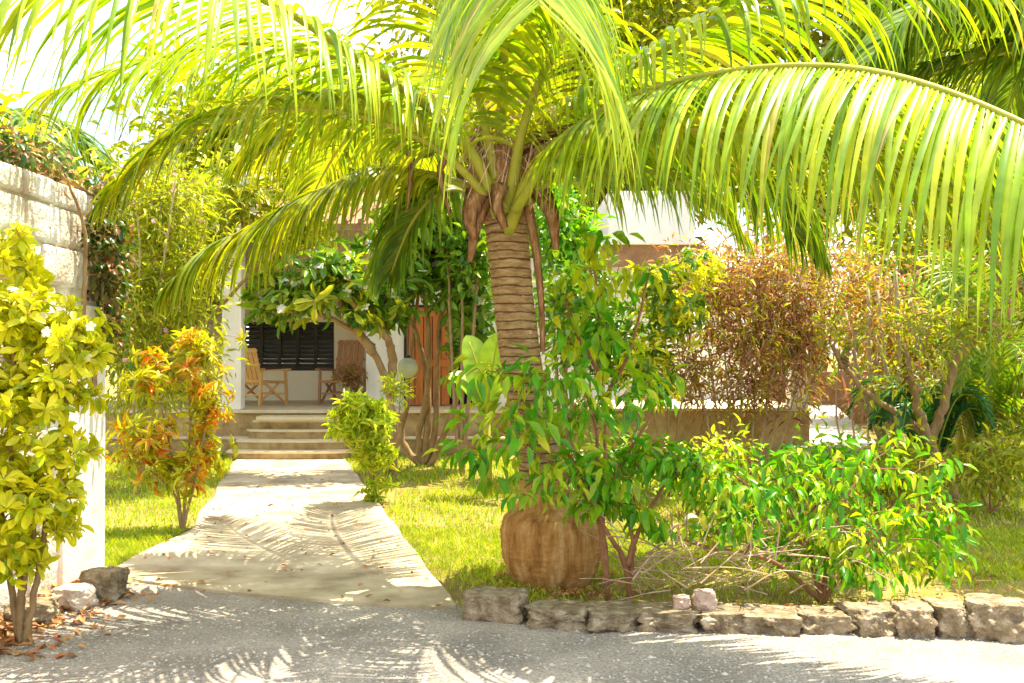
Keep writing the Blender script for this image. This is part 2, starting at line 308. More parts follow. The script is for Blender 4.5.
# ------------------------------------------------------------------ palm frond
def frond(parent, ctrl, Lmax=1.0, n=80, droop=.22, W=.034, r0=.032, t0=.2, mat=None, rmat=None, seed=0, K=7, lift=.25, name='frond', prof=None, fwd=(.45,1.1)):
    rs = np.random.RandomState(seed+500); P, ln = resample(catmull(ctrl, 60), 60)
    mb = MB(); s = np.linspace(0,1,60)
    mb.tube(P, r0*(1-s)**.7*(1+.7*np.exp(-s*12))+.003, 7)
    fr = mb.build(name, rmat or M['rachis'], parent, True)
    T = nrm(np.gradient(P, axis=0)); t = np.linspace(t0, .995, n); t = np.concatenate([t, t+.4/n*(1-t0)]).clip(0, .998); sg = np.concatenate([np.ones(n), -np.ones(n)])
    def smp(A, tt): return np.stack([np.interp(tt, s, A[:,i]) for i in range(3)], 1)
    p = smp(P, t); Tt = nrm(smp(T, t)); up = np.array([0,0,1.])
    S = np.cross(Tt, up); bad = np.linalg.norm(S, axis=1) < .15; S = nrm(S+bad[:,None]*np.array([1.,0,0])*.3); U = np.cross(S, Tt)
    u = (t-t0)/(1-t0); a = fwd[0]+(fwd[1]-fwd[0])*u+rs.normal(0,.05,2*n)
    D = nrm(sg[:,None]*S*np.cos(a)[:,None]+Tt*np.sin(a)[:,None]+U*(lift+rs.normal(0,.06,2*n))[:,None])
    Lf = Lmax*np.interp(u, [0,.12,.4,.75,1], prof or [.45,.8,1,.85,.35])*rs.uniform(.88,1.06,2*n)
    dr = droop*rs.uniform(.7,1.35,2*n); wd = nrm(Tt - np.sum(Tt*D,1,keepdims=True)*D); wd = nrm(wd+np.cross(D, wd)*rs.normal(0,.3,(2*n,1)))
    wp = [.5,.95,1,.95,.8,.58,.34,.04]; rows = []
    side_j = rs.normal(0,.02,(2*n,3))
    for k in range(K+1):
        w = np.interp(k/K, np.linspace(0,1,8), wp)*W*.62; Nn = np.cross(wd, D)*np.sign(np.sum(np.cross(wd, D)*U,1,keepdims=True)+1e-6)
        rows.append(np.stack([p-wd*w, p+Nn*w*.35, p+wd*w], 1))
        D2 = nrm(D+np.array([0,0,-1.])*(dr*(.35+1.2*k/K))[:,None]+side_j)
        p = p + D*(Lf/K)[:,None]; D = D2; wd = nrm(wd-np.sum(wd*D,1,keepdims=True)*D)
    R = np.stack(rows, 1).reshape(-1,3); m = 3*(K+1); b = []
    for k in range(K):
        for j in range(2): b.append([k*3+j, k*3+j+1, (k+1)*3+j+1, (k+1)*3+j])
    Fc = np.array(b)[None]+(np.arange(2*n)*m)[:,None,None]
    mesh('leaflets', R, Fc.reshape(-1,4), mat or M['palm'], fr, True)
    return fr

def rock(name, label, c, size, seed, mat, group=None, rough=.16, cat='stone', boxy=.55):
    bm = bmesh.new(); bmesh.ops.create_icosphere(bm, subdivisions=5, radius=1)
    off = Vector((seed*3.1, seed*1.7, seed*.9))
    for v in bm.verts:
        d = v.co.normalized(); mx = max(abs(d.x), abs(d.y), abs(d.z)); q = d*(1-boxy)+d/mx*boxy*.86
        f = 1+rough*noise.noise(d*1.7+off)*1.6+rough*.7*noise.noise(d*4.5+off)+rough*.4*noise.noise(d*11+off)+rough*.25*noise.noise(d*27+off)-rough*.5*max(0,noise.noise(d*7-off)-.25)
        q = q*f; v.co = Vector((q.x*size[0]/2, q.y*size[1]/2, max(min(q.z,.78), -.8)*size[2]/1.6))
    zm = min(v.co.z for v in bm.verts)
    for v in bm.verts: v.co += Vector((0,0,-zm))
    me = bpy.data.meshes.new(name); bm.to_mesh(me); bm.free(); me.materials.append(mat); me.polygons.foreach_set('use_smooth', np.ones(len(me.polygons), bool))
    o = bpy.data.objects.new(name, me); COL.objects.link(o); o.location = tuple(float(x) for x in c); o.rotation_euler.z = (seed*.7 % .5)-.25; tag(o, label, cat, group); return o

# ================================================================== SETTING
def xr(y): return -.36+(y-6.3)*(-2.09/8.4)
def xl(y): return np.interp(y, [6.2, 7.3, 9, 14.7], [-3.0, -2.9, -2.88, -4.05])
tag(mesh('ground', np.array([(-300,-200,0),(300,-200,0),(300,400,0),(-300,400,0)]), [[0,1,2,3]], M['lawn']), kind='structure')
kerbY = lambda x: np.interp(x, [-.4, 3.2], [6.0, 5.72])
dr = [(-60,-40),(60,-40),(60,5.2),(3.2,5.68),(-.24,5.98),(-.24,6.12),(-.36,6.38),(-3.05,7.3),(-60,7.3)]
tag(mesh('driveway', np.array([(x,y,.004) for x,y in dr]), [list(range(len(dr)))], M['gravel']), kind='structure')
ys = np.linspace(14.75, 6.25, 30); left = [(float(xl(y))+.03*math.sin(y*3), float(y)) for y in ys if y > 7.15]
rightp = [(float(xr(y))+.012*math.sin(y*5), float(y)) for y in ys[::-1]]
front = [(-2.85,7.08),(-2.4,6.85),(-1.9,6.62),(-1.4,6.45),(-.9,6.3),(-.5,6.2)]
pathpoly = (left+front+rightp)
mb = MB(); mb.prism(pathpoly[::-1], -.05, .022); tag(mb.build('path', M['concrete']), kind='structure')

# pebbles scattered on the drive
n = 9000; px = RS.uniform(-3.2, 3.6, n); py = 4.6+RS.rand(n)**1.2*1.9; ok = ~((py > 5.75)&(px > -.4)) & (px > -2.95) & ~((px<-.4)&(py>6.25)&(RS.rand(n)<.8))
px, py = px[ok], py[ok]; n = len(px); sz = RS.uniform(.004,.010,n)*np.where(RS.rand(n)<.03,1.9,1)
base8 = np.array([(1,0,0),(.3,.9,0),(-.8,.5,0),(-.7,-.6,0),(.3,-.9,0),(0,0,.7)]); 
V = np.stack([px,py,np.full(n,.005)],1)[:,None,:]+base8[None]*sz[:,None,None]*RS.uniform(.7,1.3,(n,1,3))
Fc = np.array([[0,1,5],[1,2,5],[2,3,5],[3,4,5],[4,0,5]])[None]+(np.arange(n)*6)[:,None,None]
tag(mesh('gravel_pebbles', V.reshape(-1,3), Fc.reshape(-1,3), M['pebble']), 'loose pale grey gravel scattered over the driveway', 'gravel', kind='stuff')

# grass blades
def grass(n, y0, y1, l0, l1, w, seed):
    rs = np.random.RandomState(seed); y = y0+(y1-y0)*rs.rand(n)**.8; x = rs.uniform(-1,1,n)*(y*.56+.3)
    ok = ~((x > xl(y)-.02)&(x < xr(y)+.01)) & ~((y < kerbY(x)+.10)&(x > -.5)) & ~((y<6.2)&(x<-.36)) & ~((y < 7.35)&(x < -2))
    bald = np.array([noise.noise(Vector((a*.9, b*.9, 3))) for a, b in zip(x, y)]); ok &= (bald+rs.rand(n)*.5 > .02) 
    bare2 = ((x-2.1)/1.9)**2+((y-6.5)/.75)**2 < 1; ok &= ~(bare2 & (rs.rand(n) < .8))
    x, y = x[ok], y[ok]; m = len(x); L = rs.uniform(l0, l1, m); a = rs.rand(m)*6.283; t = rs.uniform(.15,.8,m)
    B = np.stack([x,y,np.zeros(m)],1); s = np.stack([np.cos(a),np.sin(a),0*a],1); d = np.stack([-np.sin(a)*t,np.cos(a)*t,0*a],1)
    V = np.stack([B-s*w, B+s*w, B+d*L[:,None]*.45+np.array([0,0,1])*L[:,None]*.6+s*w*.6, B+d*L[:,None]+np.array([0,0,1])*L[:,None]*.85], 1).reshape(-1,3)
    Fc = np.array([[0,1,2],[0,2,3]])[None]+(np.arange(m)*4)[:,None,None]; return V, Fc.reshape(-1,3)
V1, F1 = grass(75000, 5.9, 9, .03, .075, .0035, 1); V2, F2 = grass(80000, 9, 17.5, .035, .09, .007, 2)
tag(mesh('lawn_grass', np.concatenate([V1,V2]), np.concatenate([F1,F2+len(V1)]), M['grass']), 'short sunlit yellow green grass of the lawn', 'grass', kind='stuff')

# ================================================================== BOUNDARY WALL
w = thing('boundary_wall', 'tall whitewashed rubble stone wall with smooth plastered end beside the path', 'wall', (-3.25, 7.0, 0))
mb = MB()     # core with individually uneven blocks on its garden face
mb.box(-3.55, -3.035, -3, 7.33, 0, 2.70)
w_core = mb.build('wall_core', M['rubble'], w)
mb = MB(); rs = random.Random(5); z = 0.0; row = 0
while z < 2.68:
    h = rs.uniform(.16,.3); h = min(h, 2.74-z); y = 3.4+rs.uniform(0,.3)
    while y < 7.30:
        l = rs.uniform(.14,.6); y1 = min(y+l, 7.34)
        lim = 6.66 if z < 1.9 else 7.34
        if y < lim-.08:
            y1 = min(y1, lim)
            mb.box(-3.2, -3.005+rs.uniform(-.012,.008), y+.005, y1-.005, z+.005, z+h-.005, .03)
        y = y1+.001
        if y >= lim: break
    z += h
st = mb.build('rubble_blocks', M['rubble'], w, True)
dm = st.modifiers.new('s','SUBSURF'); dm.subdivision_type='SIMPLE'; dm.levels = 2; dm.render_levels = 2
tx = bpy.data.textures.new('rough','CLOUDS'); tx.noise_scale = .12
d2 = st.modifiers.new('d','DISPLACE'); d2.texture = tx; d2.strength = .018; d2.mid_level = .5; d2.texture_coords = 'LOCAL'
mb = MB(); mb.box(-3.5,-2.985,6.665,7.36,0,1.93,.02); mb.build('plastered_end', M['plaster_dirty'], w)

# vine over the wall end and along the top
def wallpts(n, f): return np.array([f() for _ in range(n)])
vt = plant('climbing_vine', 'dark leafy vine tumbling over the top of the boundary wall end', 'vine', (-2.98,7.2,1.6),
  [[(-2.97,7.1,1.3),(-2.95,7.2,2.0),(-2.95,7.25,2.7)],[(-2.97,6.9,1.7),(-2.95,6.9,2.4),(-3.0,6.7,2.8)],[(-3.0,7.3,2.7),(-3.1,6.4,2.85),(-3.2,5.4,2.9)]],
  [((-2.95,7.2,2.45),(.12,.22,.5),130),((-2.95,7.3,1.8),(.1,.14,.4),40),((-3.15,6.4,2.85),(.2,.8,.14),130),((-3.1,7.5,2.3),(.2,.25,.5),90)],
  [dict(mat=M['dark'],T=T_BROAD,L=.065,W=.6,per=9,spread=.05,down=.5,share=.7),dict(mat=M['brownleaf'],T=T_BROAD,L=.05,W=.6,per=7,spread=.05,share=.3)], M['bark'], stem_r=.02, seed=3)
# rock at wall foot, litter
rock('garden_rock','rough brown rock sitting at the foot of the plastered wall end', (gp(105,598)[0], gp(105,598)[1], 0), (.27,.24,.19), 3, M['stone'], cat='rock')
rock('garden_rock','small pale rock half buried in dry leaves below the wall', (gp(70,612)[0], gp(70,612)[1]+.1, 0), (.24,.22,.14), 8, M['stone_w'], cat='rock')
rock('garden_rock','flat mossy rock at the left edge under the yellow shrub', (-2.85, 5.95, 0), (.3,.26,.12), 12, M['stone'], cat='rock')
n = 700; y = RS.uniform(5.2,7.0,n); x = -2.98+np.abs(RS.normal(0,.17,n))+(RS.rand(n)<.08)*.35; z = RS.uniform(.01,.06,n)*np.exp(-(x+2.98)*3)
a = RS.rand(n)*6.283; D = np.stack([np.cos(a),np.sin(a),RS.normal(0,.25,n)],1)
V, Fc = place_leaves(T_BROAD, np.stack([x,y,z+.01],1), D, np.array([0,0,1.])+RS.normal(0,.3,(n,3)), RS.uniform(.04,.1,n), RS.uniform(.02,.045,n))
n = 1500; x = RS.uniform(.3,3.6,n); y = 6.0+RS.rand(n)**2*4; x[900:] = RS.uniform(-3,6,n-900); y[900:] = RS.uniform(6,13,n-900); aa = RS.rand(200)*6.283; rr0 = .33+np.abs(RS.normal(0,.14,200)); x[:200] = .28+rr0*np.cos(aa); y[:200] = 6.96+rr0*np.sin(aa); a = RS.rand(n)*6.283
V_, F_ = place_leaves(T_BROAD, np.stack([x,y,np.full(n,.035)],1), np.stack([np.cos(a),np.sin(a),RS.normal(0,.2,n)],1), np.array([0,0,1.])+RS.normal(0,.3,(n,3)), RS.uniform(.03,.07,n), RS.uniform(.015,.03,n))
tag(mesh('leaf_litter', np.concatenate([V,V_]), np.concatenate([Fc,F_+len(V)]), M['litter']), 'dry brown fallen leaves along the wall foot and under the bushes', 'fallen leaves', kind='stuff')

# ================================================================== KERB STONES
K = [(465,527,587,622,'large squared grey kerb stone at the corner of the path'),
 (529,588,600,629,'low flat kerb stone just right of the squared corner stone'),
 (586,640,602,630,'long brownish kerb stone in front of the forked sapling'),
 (640,702,603,632,'low kerb stone carrying the two loose pinkish stones'),
 (700,748,603,632,'narrow kerb stone just right of the pinkish stones'),
 (747,803,606,633,'pitted tan kerb stone below the low bush'),
 (802,851,606,634,'cracked grey kerb stone under the right part of the low bush'),
 (853,902,603,635,'rounded upright kerb stone, fourth from the right end'),
 (900,938,600,637,'narrow leaning kerb stone, third from the right end'),
 (937,976,598,638,'tall pointed kerb stone, second from the right end'),
 (975,1032,594,641,'big slanted kerb stone at the right edge of the photo')]
for i,(x0,x1,y0,y1,lb) in enumerate(K):
    d = H*F/(y1-YH); X0 = (x0-512)*d/F; X1 = (x1-512)*d/F; h = (y1-y0)*d/F
    rock('kerb_stone', lb, ((X0+X1)/2, d+.12, -.015), ((X1-X0)*1.12, .28+.03*(i%3), h*(.76 if i < 7 and i else .85)), i+20, M['stone'], 'kerb stones edging the lawn', rough=.2 if i != 0 else .12, cat='kerb stone', boxy=.95 if i < 7 else .7)
rock('loose_stone','larger loose pinkish white stone lying on the kerb', tuple(at(704,616,5.85)[:2])+(.10,), (.15,.13,.11), 41, M['stone_p'], cat='stone')
rock('loose_stone','smaller loose pinkish white stone left on the kerb', tuple(at(681,616,5.85)[:2])+(.10,), (.11,.1,.08), 43, M['stone_p'], cat='stone')

# ================================================================== HOUSE
FZ = .678
hs = thing('house', 'white house with a raised veranda, louvred windows and an orange wooden door', 'house', (0,17,0))
mb = MB(); mb.box(-7.5,3.6,15.9,23,0,FZ-.05); mb.box(-7.5,3.6,15.55,15.897,0,.24,.01); mb.build('plinth', M['plinth'], hs)
mb = MB(); mb.box(-7.5,3.6,15.86,23,FZ-.048,FZ,.006); mb.box(-7.5,3.6,15.52,15.856,.242,.27,.006); mb.build('veranda_floor', M['floor'], hs)
mb = MB()
for i,(cx,wd) in enumerate([(-3.3,.92),(-3.3,.86),(-3.32,.72),(-3.35,.6)]):
    d = 14.7+.3*i; y1 = 15.5 if i == 0 else 15.5
    pts = [(cx-wd-.05, 15.515),(cx-wd, d+.16)]
    pts += [(cx-wd*math.cos(a), d+.16-.16*math.sin(a)) for a in np.linspace(.25,math.pi-.25,14)] + [(cx+wd, d+.16),(cx+wd+.05,15.515)]
    mb.prism(pts[::-1] if False else pts, .135*i+(.002 if i else 0), .135*(i+1)-.03)
o = mb.build('entrance_steps', M['plinth'], hs)
mb = MB()
for i,(cx,wd) in enumerate([(-3.3,.94),(-3.3,.88),(-3.32,.74),(-3.35,.62)]):
    d = 14.68+.3*i
    pts = [(cx-wd-.05, 15.51),(cx-wd, d+.16)]+[(cx-wd*math.cos(a), d+.16-.16*math.sin(a)) for a in np.linspace(.25,math.pi-.25,14)] + [(cx+wd, d+.16),(cx+wd+.05,15.51)]
    mb.prism(pts, .135*(i+1)-.0295, .135*(i+1))
mb.box(-3.95,-2.75,15.44,15.90,.545,.60); mb.build('step_treads', M['floor'], hs)
# walls: back wall of veranda with openings (window, door)
W0 = 19.0
def openwall(mb, x0, x1, y0, y1, z0, z1, ops):
    xs = x0
    for (a,b,c,d) in sorted(ops):
        mb.box(xs,a,y0,y1,z0,z1)
        if c > z0+.01: mb.box(a,b,y0,y1,z0,c)
        mb.box(a,b,y0,y1,d,z1); xs = b
    mb.box(xs,x1,y0,y1,z0,z1)
wx0, wx1 = (243-512)*.019, (334-512)*.019; dx0, dx1 = (404-512)*.017, (450-512)*.017; ox1 = (484-512)*.017
mb = MB(); openwall(mb, -7.5, (366-512)*.019, W0, W0+.2, FZ+.002, 4.5, [(wx0,wx1,1.24,2.17)]); mb.build('veranda_wall', M['cream'], hs)
mb = MB(); mb.box((366-512)*.017, dx0-.002, 17.0, 22, FZ+.002, 3.3); mb.box(dx0,ox1,17.0,17.2,2.4,3.3); mb.box(ox1+.002,3.4,17.0,17.2,FZ+.002,3.3); mb.build('wall', M['plaster'], hs)
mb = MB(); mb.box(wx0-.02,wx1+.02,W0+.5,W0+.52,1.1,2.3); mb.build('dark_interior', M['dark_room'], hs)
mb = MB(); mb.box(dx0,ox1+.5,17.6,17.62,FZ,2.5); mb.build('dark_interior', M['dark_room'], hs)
win = MB(); nb = 5; xs = np.linspace(wx0, wx1, nb+1); win.box(wx0,wx1,W0+.02,W0+.1,2.12,2.168); win.box(wx0,wx1,W0+.02,W0+.1,1.242,1.29)
for x in xs: win.box(max(x-.03,wx0+.002),min(x+.03,wx1-.002),W0+.015,W0+.105,1.243,2.167)
wo = win.build('window', M['dframe'], hs)
mb = MB()
for i in range(nb):
    for z in np.arange(1.33,2.1,.085): mb.add([(xs[i]+.03,W0+.03,z),(xs[i+1]-.03,W0+.03,z),(xs[i+1]-.03,W0+.09,z+.06),(xs[i]+.03,W0+.09,z+.06),(xs[i]+.03,W0+.034,z-.004),(xs[i+1]-.03,W0+.034,z-.004),(xs[i+1]-.03,W0+.094,z+.056),(xs[i]+.03,W0+.094,z+.056)],[[0,1,2,3],[7,6,5,4],[0,4,5,1],[2,6,7,3]])
mb.build('louvre_blades', M['louvre'], wo)
mb = MB()
for k in range(5):
    a = dx0+.04+(dx1-dx0-.04)*k/5; b = dx0+.04+(dx1-dx0-.04)*(k+1)/5-.012; mb.box(a,b,17.04,17.09,FZ+.02,2.38,.006)
mb.box(dx0+.03,dx1,17.015,17.04,1.35,1.47,.005); mb.box(dx0+.03,dx1,17.015,17.04,2.2,2.36,.005)
do = mb.build('door', M['doorwood'], hs)
mb = MB(); mb.box(dx0,dx0+.03,16.98,17.1,FZ+.004,2.4); mb.box(ox1-.05,ox1,16.98,17.1,FZ+.004,2.4); mb.box(dx0+.032,ox1-.052,16.98,17.1,2.36,2.4); mb.build('door_frame', M['dframe'], do)
mb = MB(); mb.tube([(dx1-.06,17.0,1.55),(dx1-.06,16.96,1.55),(dx1-.06,16.96,1.72),(dx1-.06,17.0,1.72)], .01, 6); mb.build('handle', M['metal'], do)
mb = MB(); mb.box(-4.63,-4.32,15.95,16.2,FZ+.002,3.6,.01); mb.build('column', M['plaster'], hs)
mb = MB(); mb.box(-7.4,-7.1,15.95,16.2,FZ+.002,3.6,.01); mb.build('column', M['plaster'], hs)
mb = MB(); mb.box(-.1,.15,15.95,16.2,FZ+.002,3.6,.01); mb.build('column', M['plaster'], hs)
RZ = .45
mb = MB(); mb.add([(-7.7,15.3,3.02+RZ),(.6,15.3,3.02+RZ),(.6,19.5,4.3+RZ),(-7.7,19.5,4.3+RZ),(-7.7,15.3,3.12+RZ),(.6,15.3,3.12+RZ),(.6,19.5,4.4+RZ),(-7.7,19.5,4.4+RZ)],[[3,2,1,0],[4,5,6,7],[0,1,5,4],[1,2,6,5],[2,3,7,6],[3,0,4,7]])
for x in np.arange(-7.6,.6,.24): mb.tube([(x,15.28,3.15+RZ),(x,19.5,4.43+RZ)], .05, 5)
ro = mb.build('roof', M['tile'], hs)
mb = MB(); mb.box(1.45,2.75,15.0,22,3.22,4.02,.01); mb.build('parapet', M['plaster'], hs)
mb = MB(); mb.box(.9,2.9,15.1,15.3,2.9,3.218); mb.build('beam', M['tile'], hs)
# right wing
mb = MB(); mb.box(.9,3.72,12.5,15.5,0,.86,.01); mb.build('wing_plinth', M['plinth'], hs)
mb = MB(); mb.box(.88,3.73,12.47,15.5,.863,.90,.006); mb.build('wing_floor', M['floor'], hs)
mb = MB(); mb.box(3.50,3.72,12.55,12.8,.902,3.155,.01); mb.build('column', M['plaster'], hs)
mb = MB(); mb.box(2.2,3.7,14.9,15.1,.902,2.2); mb.build('wing_wall', M['plaster'], hs)
tp = [(3.3,12.2),(4.5,12.2),(7.07,21.9),(6.0,21.9),(3.76,13.2)]
mb = MB(); mb.prism(tp, 0, .44); tag(mb.build('terrace', M['slab']), kind='structure')
mb = MB(); mb.box(5.6,11,22.5,22.8,0,1.15,.02); tag(mb.build('garden_wall', M['backwall']), 'low brown wall standing beyond the pale terrace slab','wall')
p = MB(); a = at(850,404,19); a[2] = .44; bq = at(838,352,19.2); p.tube([a,bq], .022, 8); t = thing('red_pole','thin red pole leaning beside the pale terrace slab','pole', a); ORIGIN[t]=a
p.build('shaft', M['redpaint'], t); q = MB(); q.tube([bq,bq+nrm(bq-a)*.05], .03, 8); q.build('end_cap', M['metal'], t)

# ---------------- chairs
def chair(base, rz, wood, label, back_h=.85):
    t = thing('veranda_chair', label, 'chair', (0,0,0), 'wooden slatted chairs on the veranda'); rs_ = random.Random(2)
    s = MB()
    for i in range(6): s.box(-.26+.09*i,-.26+.09*i+.075,-.26,.22,.40,.42,.005)
    s.box(-.28,.28,-.28,-.262,.37,.42); s.build('seat', wood, t)
    b = MB(); tilt = .28
    for i in range(5):
        x = -.25+.105*i; b.bar((x+.04,.23,.36),(x+.04,.23+back_h*tilt,.36+back_h*.95), .088, .018, (0,1,.2))
    for zz in (.1,.55,.93): b.bar((-.28,.245+back_h*tilt*zz,.36+back_h*.95*zz),(.28,.245+back_h*tilt*zz,.36+back_h*.95*zz), .025,.05)
    b.build('backrest', wood, t)
    for sg in (-1,1):
        m_ = MB(); m_.bar((sg*.31,-.36,.62),(sg*.31,.40,.60), .075,.025); m_.build('armrest', wood, t)
        for x1,z1,y0,y1 in ((sg*.3,.61,-.3,-.26),(sg*.3,.60,.36,.32)):
            m_ = MB(); m_.bar((x1,y0,0),(x1,y1,z1), .04,.04); m_.build('leg', wood, t)
        m_ = MB(); m_.bar((sg*.265,-.3,.03),(sg*.265,.24,.42), .03,.035); m_.bar((sg*.235,.34,.03),(sg*.235,-.2,.4), .028,.035); m_.build('cross_brace', wood, t)
    for yy in (-.29,.34): m_ = MB(); m_.bar((-.28,yy,.19),(.28,yy,.19),.03,.03); m_.build('stretcher', wood, t)
    t.location = base; t.rotation_euler.z = rz; return t
chair(((262-512)*.0174, 17.4, FZ), math.radians(150), M['chairwood'], 'light wooden slatted armchair turned away beside the white column', .66)
chair(((341-512)*.0178, 17.9, FZ), math.radians(-14), M['chairdark'], 'brown wooden armchair facing the garden below the louvred window', .82)
# pot plant by right chair
b0 = np.array([(350-512)*.0168,16.9,FZ]); t = plant('potted_plant','round brownish leafy plant in a clay pot beside the brown armchair','plant', b0,
  [[b0+(0,0,.2),b0+(0,0,.35),b0+(.02,0,.5)]], [(b0+np.array([0,0,.52]),(.2,.16,.16),60)], dict(mat=M['brownleaf'],T=T_BROAD,L=.09,W=.5,per=8,spread=.04), M['bark'], stem_r=.012, seed=8)
mb = MB(); zz = [0,.02,.1,.2,.24,.24,.2]; rr = [.09,.1,.12,.135,.15,.13,.12]; mb.tube([b0+(0,0,z) for z in zz], rr, 16); mb.build('pot', M['pot'], t, True)
# hanging globe lantern
b0 = at(408,368,13.5); t = thing('globe_lantern','round pale globe lantern hanging in the frangipani before the wooden door','lantern', b0)
mb = MB(); th = np.linspace(.06,math.pi-.06,14); mb.tube([b0+(0,0,-.14*math.cos(a)) for a in th],[.14*math.sin(a) for a in th],20); mb.build('globe', M['globe'], t, True)
mb = MB(); mb.tube([b0+(0,0,.135),b0+(0,0,.17)], .03, 10); mb.build('cap', M['metal'], t); mb = MB(); mb.tube([b0+(0,0,.17),b0+(.01,.02,.75)], .006, 5); mb.build('cord', M['metal'], t)
# small spotlight in the bed
b0 = gp(690,545); b0[1] = 8.2; b0[0] = (690-512)*.0082; t = thing('garden_spotlight','small dark garden spotlight with pale rim among the dry twigs','lamp', b0)
mb = MB(); mb.tube([b0,b0+(0,0,.16)], .012, 6); mb.build('spike', M['metal'], t)
mb = MB(); mb.tube([b0+(0,.06,.2),b0+(0,.03,.2),b0+(0,-.05,.22)], [.03,.05,.06], 14); mb.build('lamp_head', M['metal'], t, True)
mb = MB(); mb.tube([b0+(0,-.052,.22),b0+(0,-.062,.223)], [.064,.064], 14); mb.build('rim', M['globe'], t, True)

# ================================================================== MAIN PALM
pb = np.array([.28,6.96,0]); pt = thing('coconut_palm','leaning coconut palm with ringed trunk and swollen base on the lawn','palm tree', pb)
cz = [0,.1,.22,.38,.46,.54,.62,.8,1.1,1.58,2.0,2.38,2.62,2.75]; cr = [.265,.315,.345,.345,.315,.22,.172,.155,.145,.142,.14,.145,.16,.16]; cx = [.28,.28,.275,.265,.26,.25,.235,.2,.135,.056,.005,-.03,-.045,-.05]
def palmtrunk(z0, z1, n, mat, name):
    zz = np.linspace(z0, z1, n); R = np.interp(zz, cz, cr); R = R*(1+.04*((zz*11+.15*np.sin(zz*7))%1)**2.5*(zz > .7)+.0*zz)
    X = np.interp(zz, cz, cx); ns = 90; th = np.arange(ns)*2*math.pi/ns; V = []
    for z_, r_, x_ in zip(zz, R, X):
        for a in th:
            g = 1+(.025*noise.noise(Vector((math.cos(a)*2,math.sin(a)*2,z_*3)))+.03*noise.noise(Vector((math.cos(a)*9,math.sin(a)*9,z_*(34 if z_ > .7 else 14))))+(.02*noise.noise(Vector((math.cos(a)*22,math.sin(a)*22,z_*50))) if z_ < .72 else 0))*(1.15 if z_ < .7 else .7) + (.005*((z_*13+.6*noise.noise(Vector((math.cos(a)*2,math.sin(a)*2,z_*4))))%1) if z_ < .66 else 0)
            V.append((x_+r_*g*math.cos(a), 6.96+r_*g*math.sin(a), z_))
    Fc = [[i*ns+j,i*ns+(j+1)%ns,(i+1)*ns+(j+1)%ns,(i+1)*ns+j] for i in range(n-1) for j in range(ns)]
    return mesh(name, np.array(V), Fc, mat, pt, True)
palmtrunk(-.03,.72,120,M['bark_base'],'root_bole'); palmtrunk(.70,2.78,170,M['bark_palm'],'trunk')
CC = np.array([-.06,6.96,2.9])
mb = MB(); zz = np.linspace(2.5,3.35,24); mb.tube([(-.05,6.96,z) for z in zz], [.15+.12*math.sin((z-2.5)/.85*math.pi)+.015*math.sin(z*60)+.01*math.sin(z*23) for z in zz], 28); mb.build('fibre_sheath', M['fiber'], pt, True)
def A(*a): return [at(*p) for p in a]
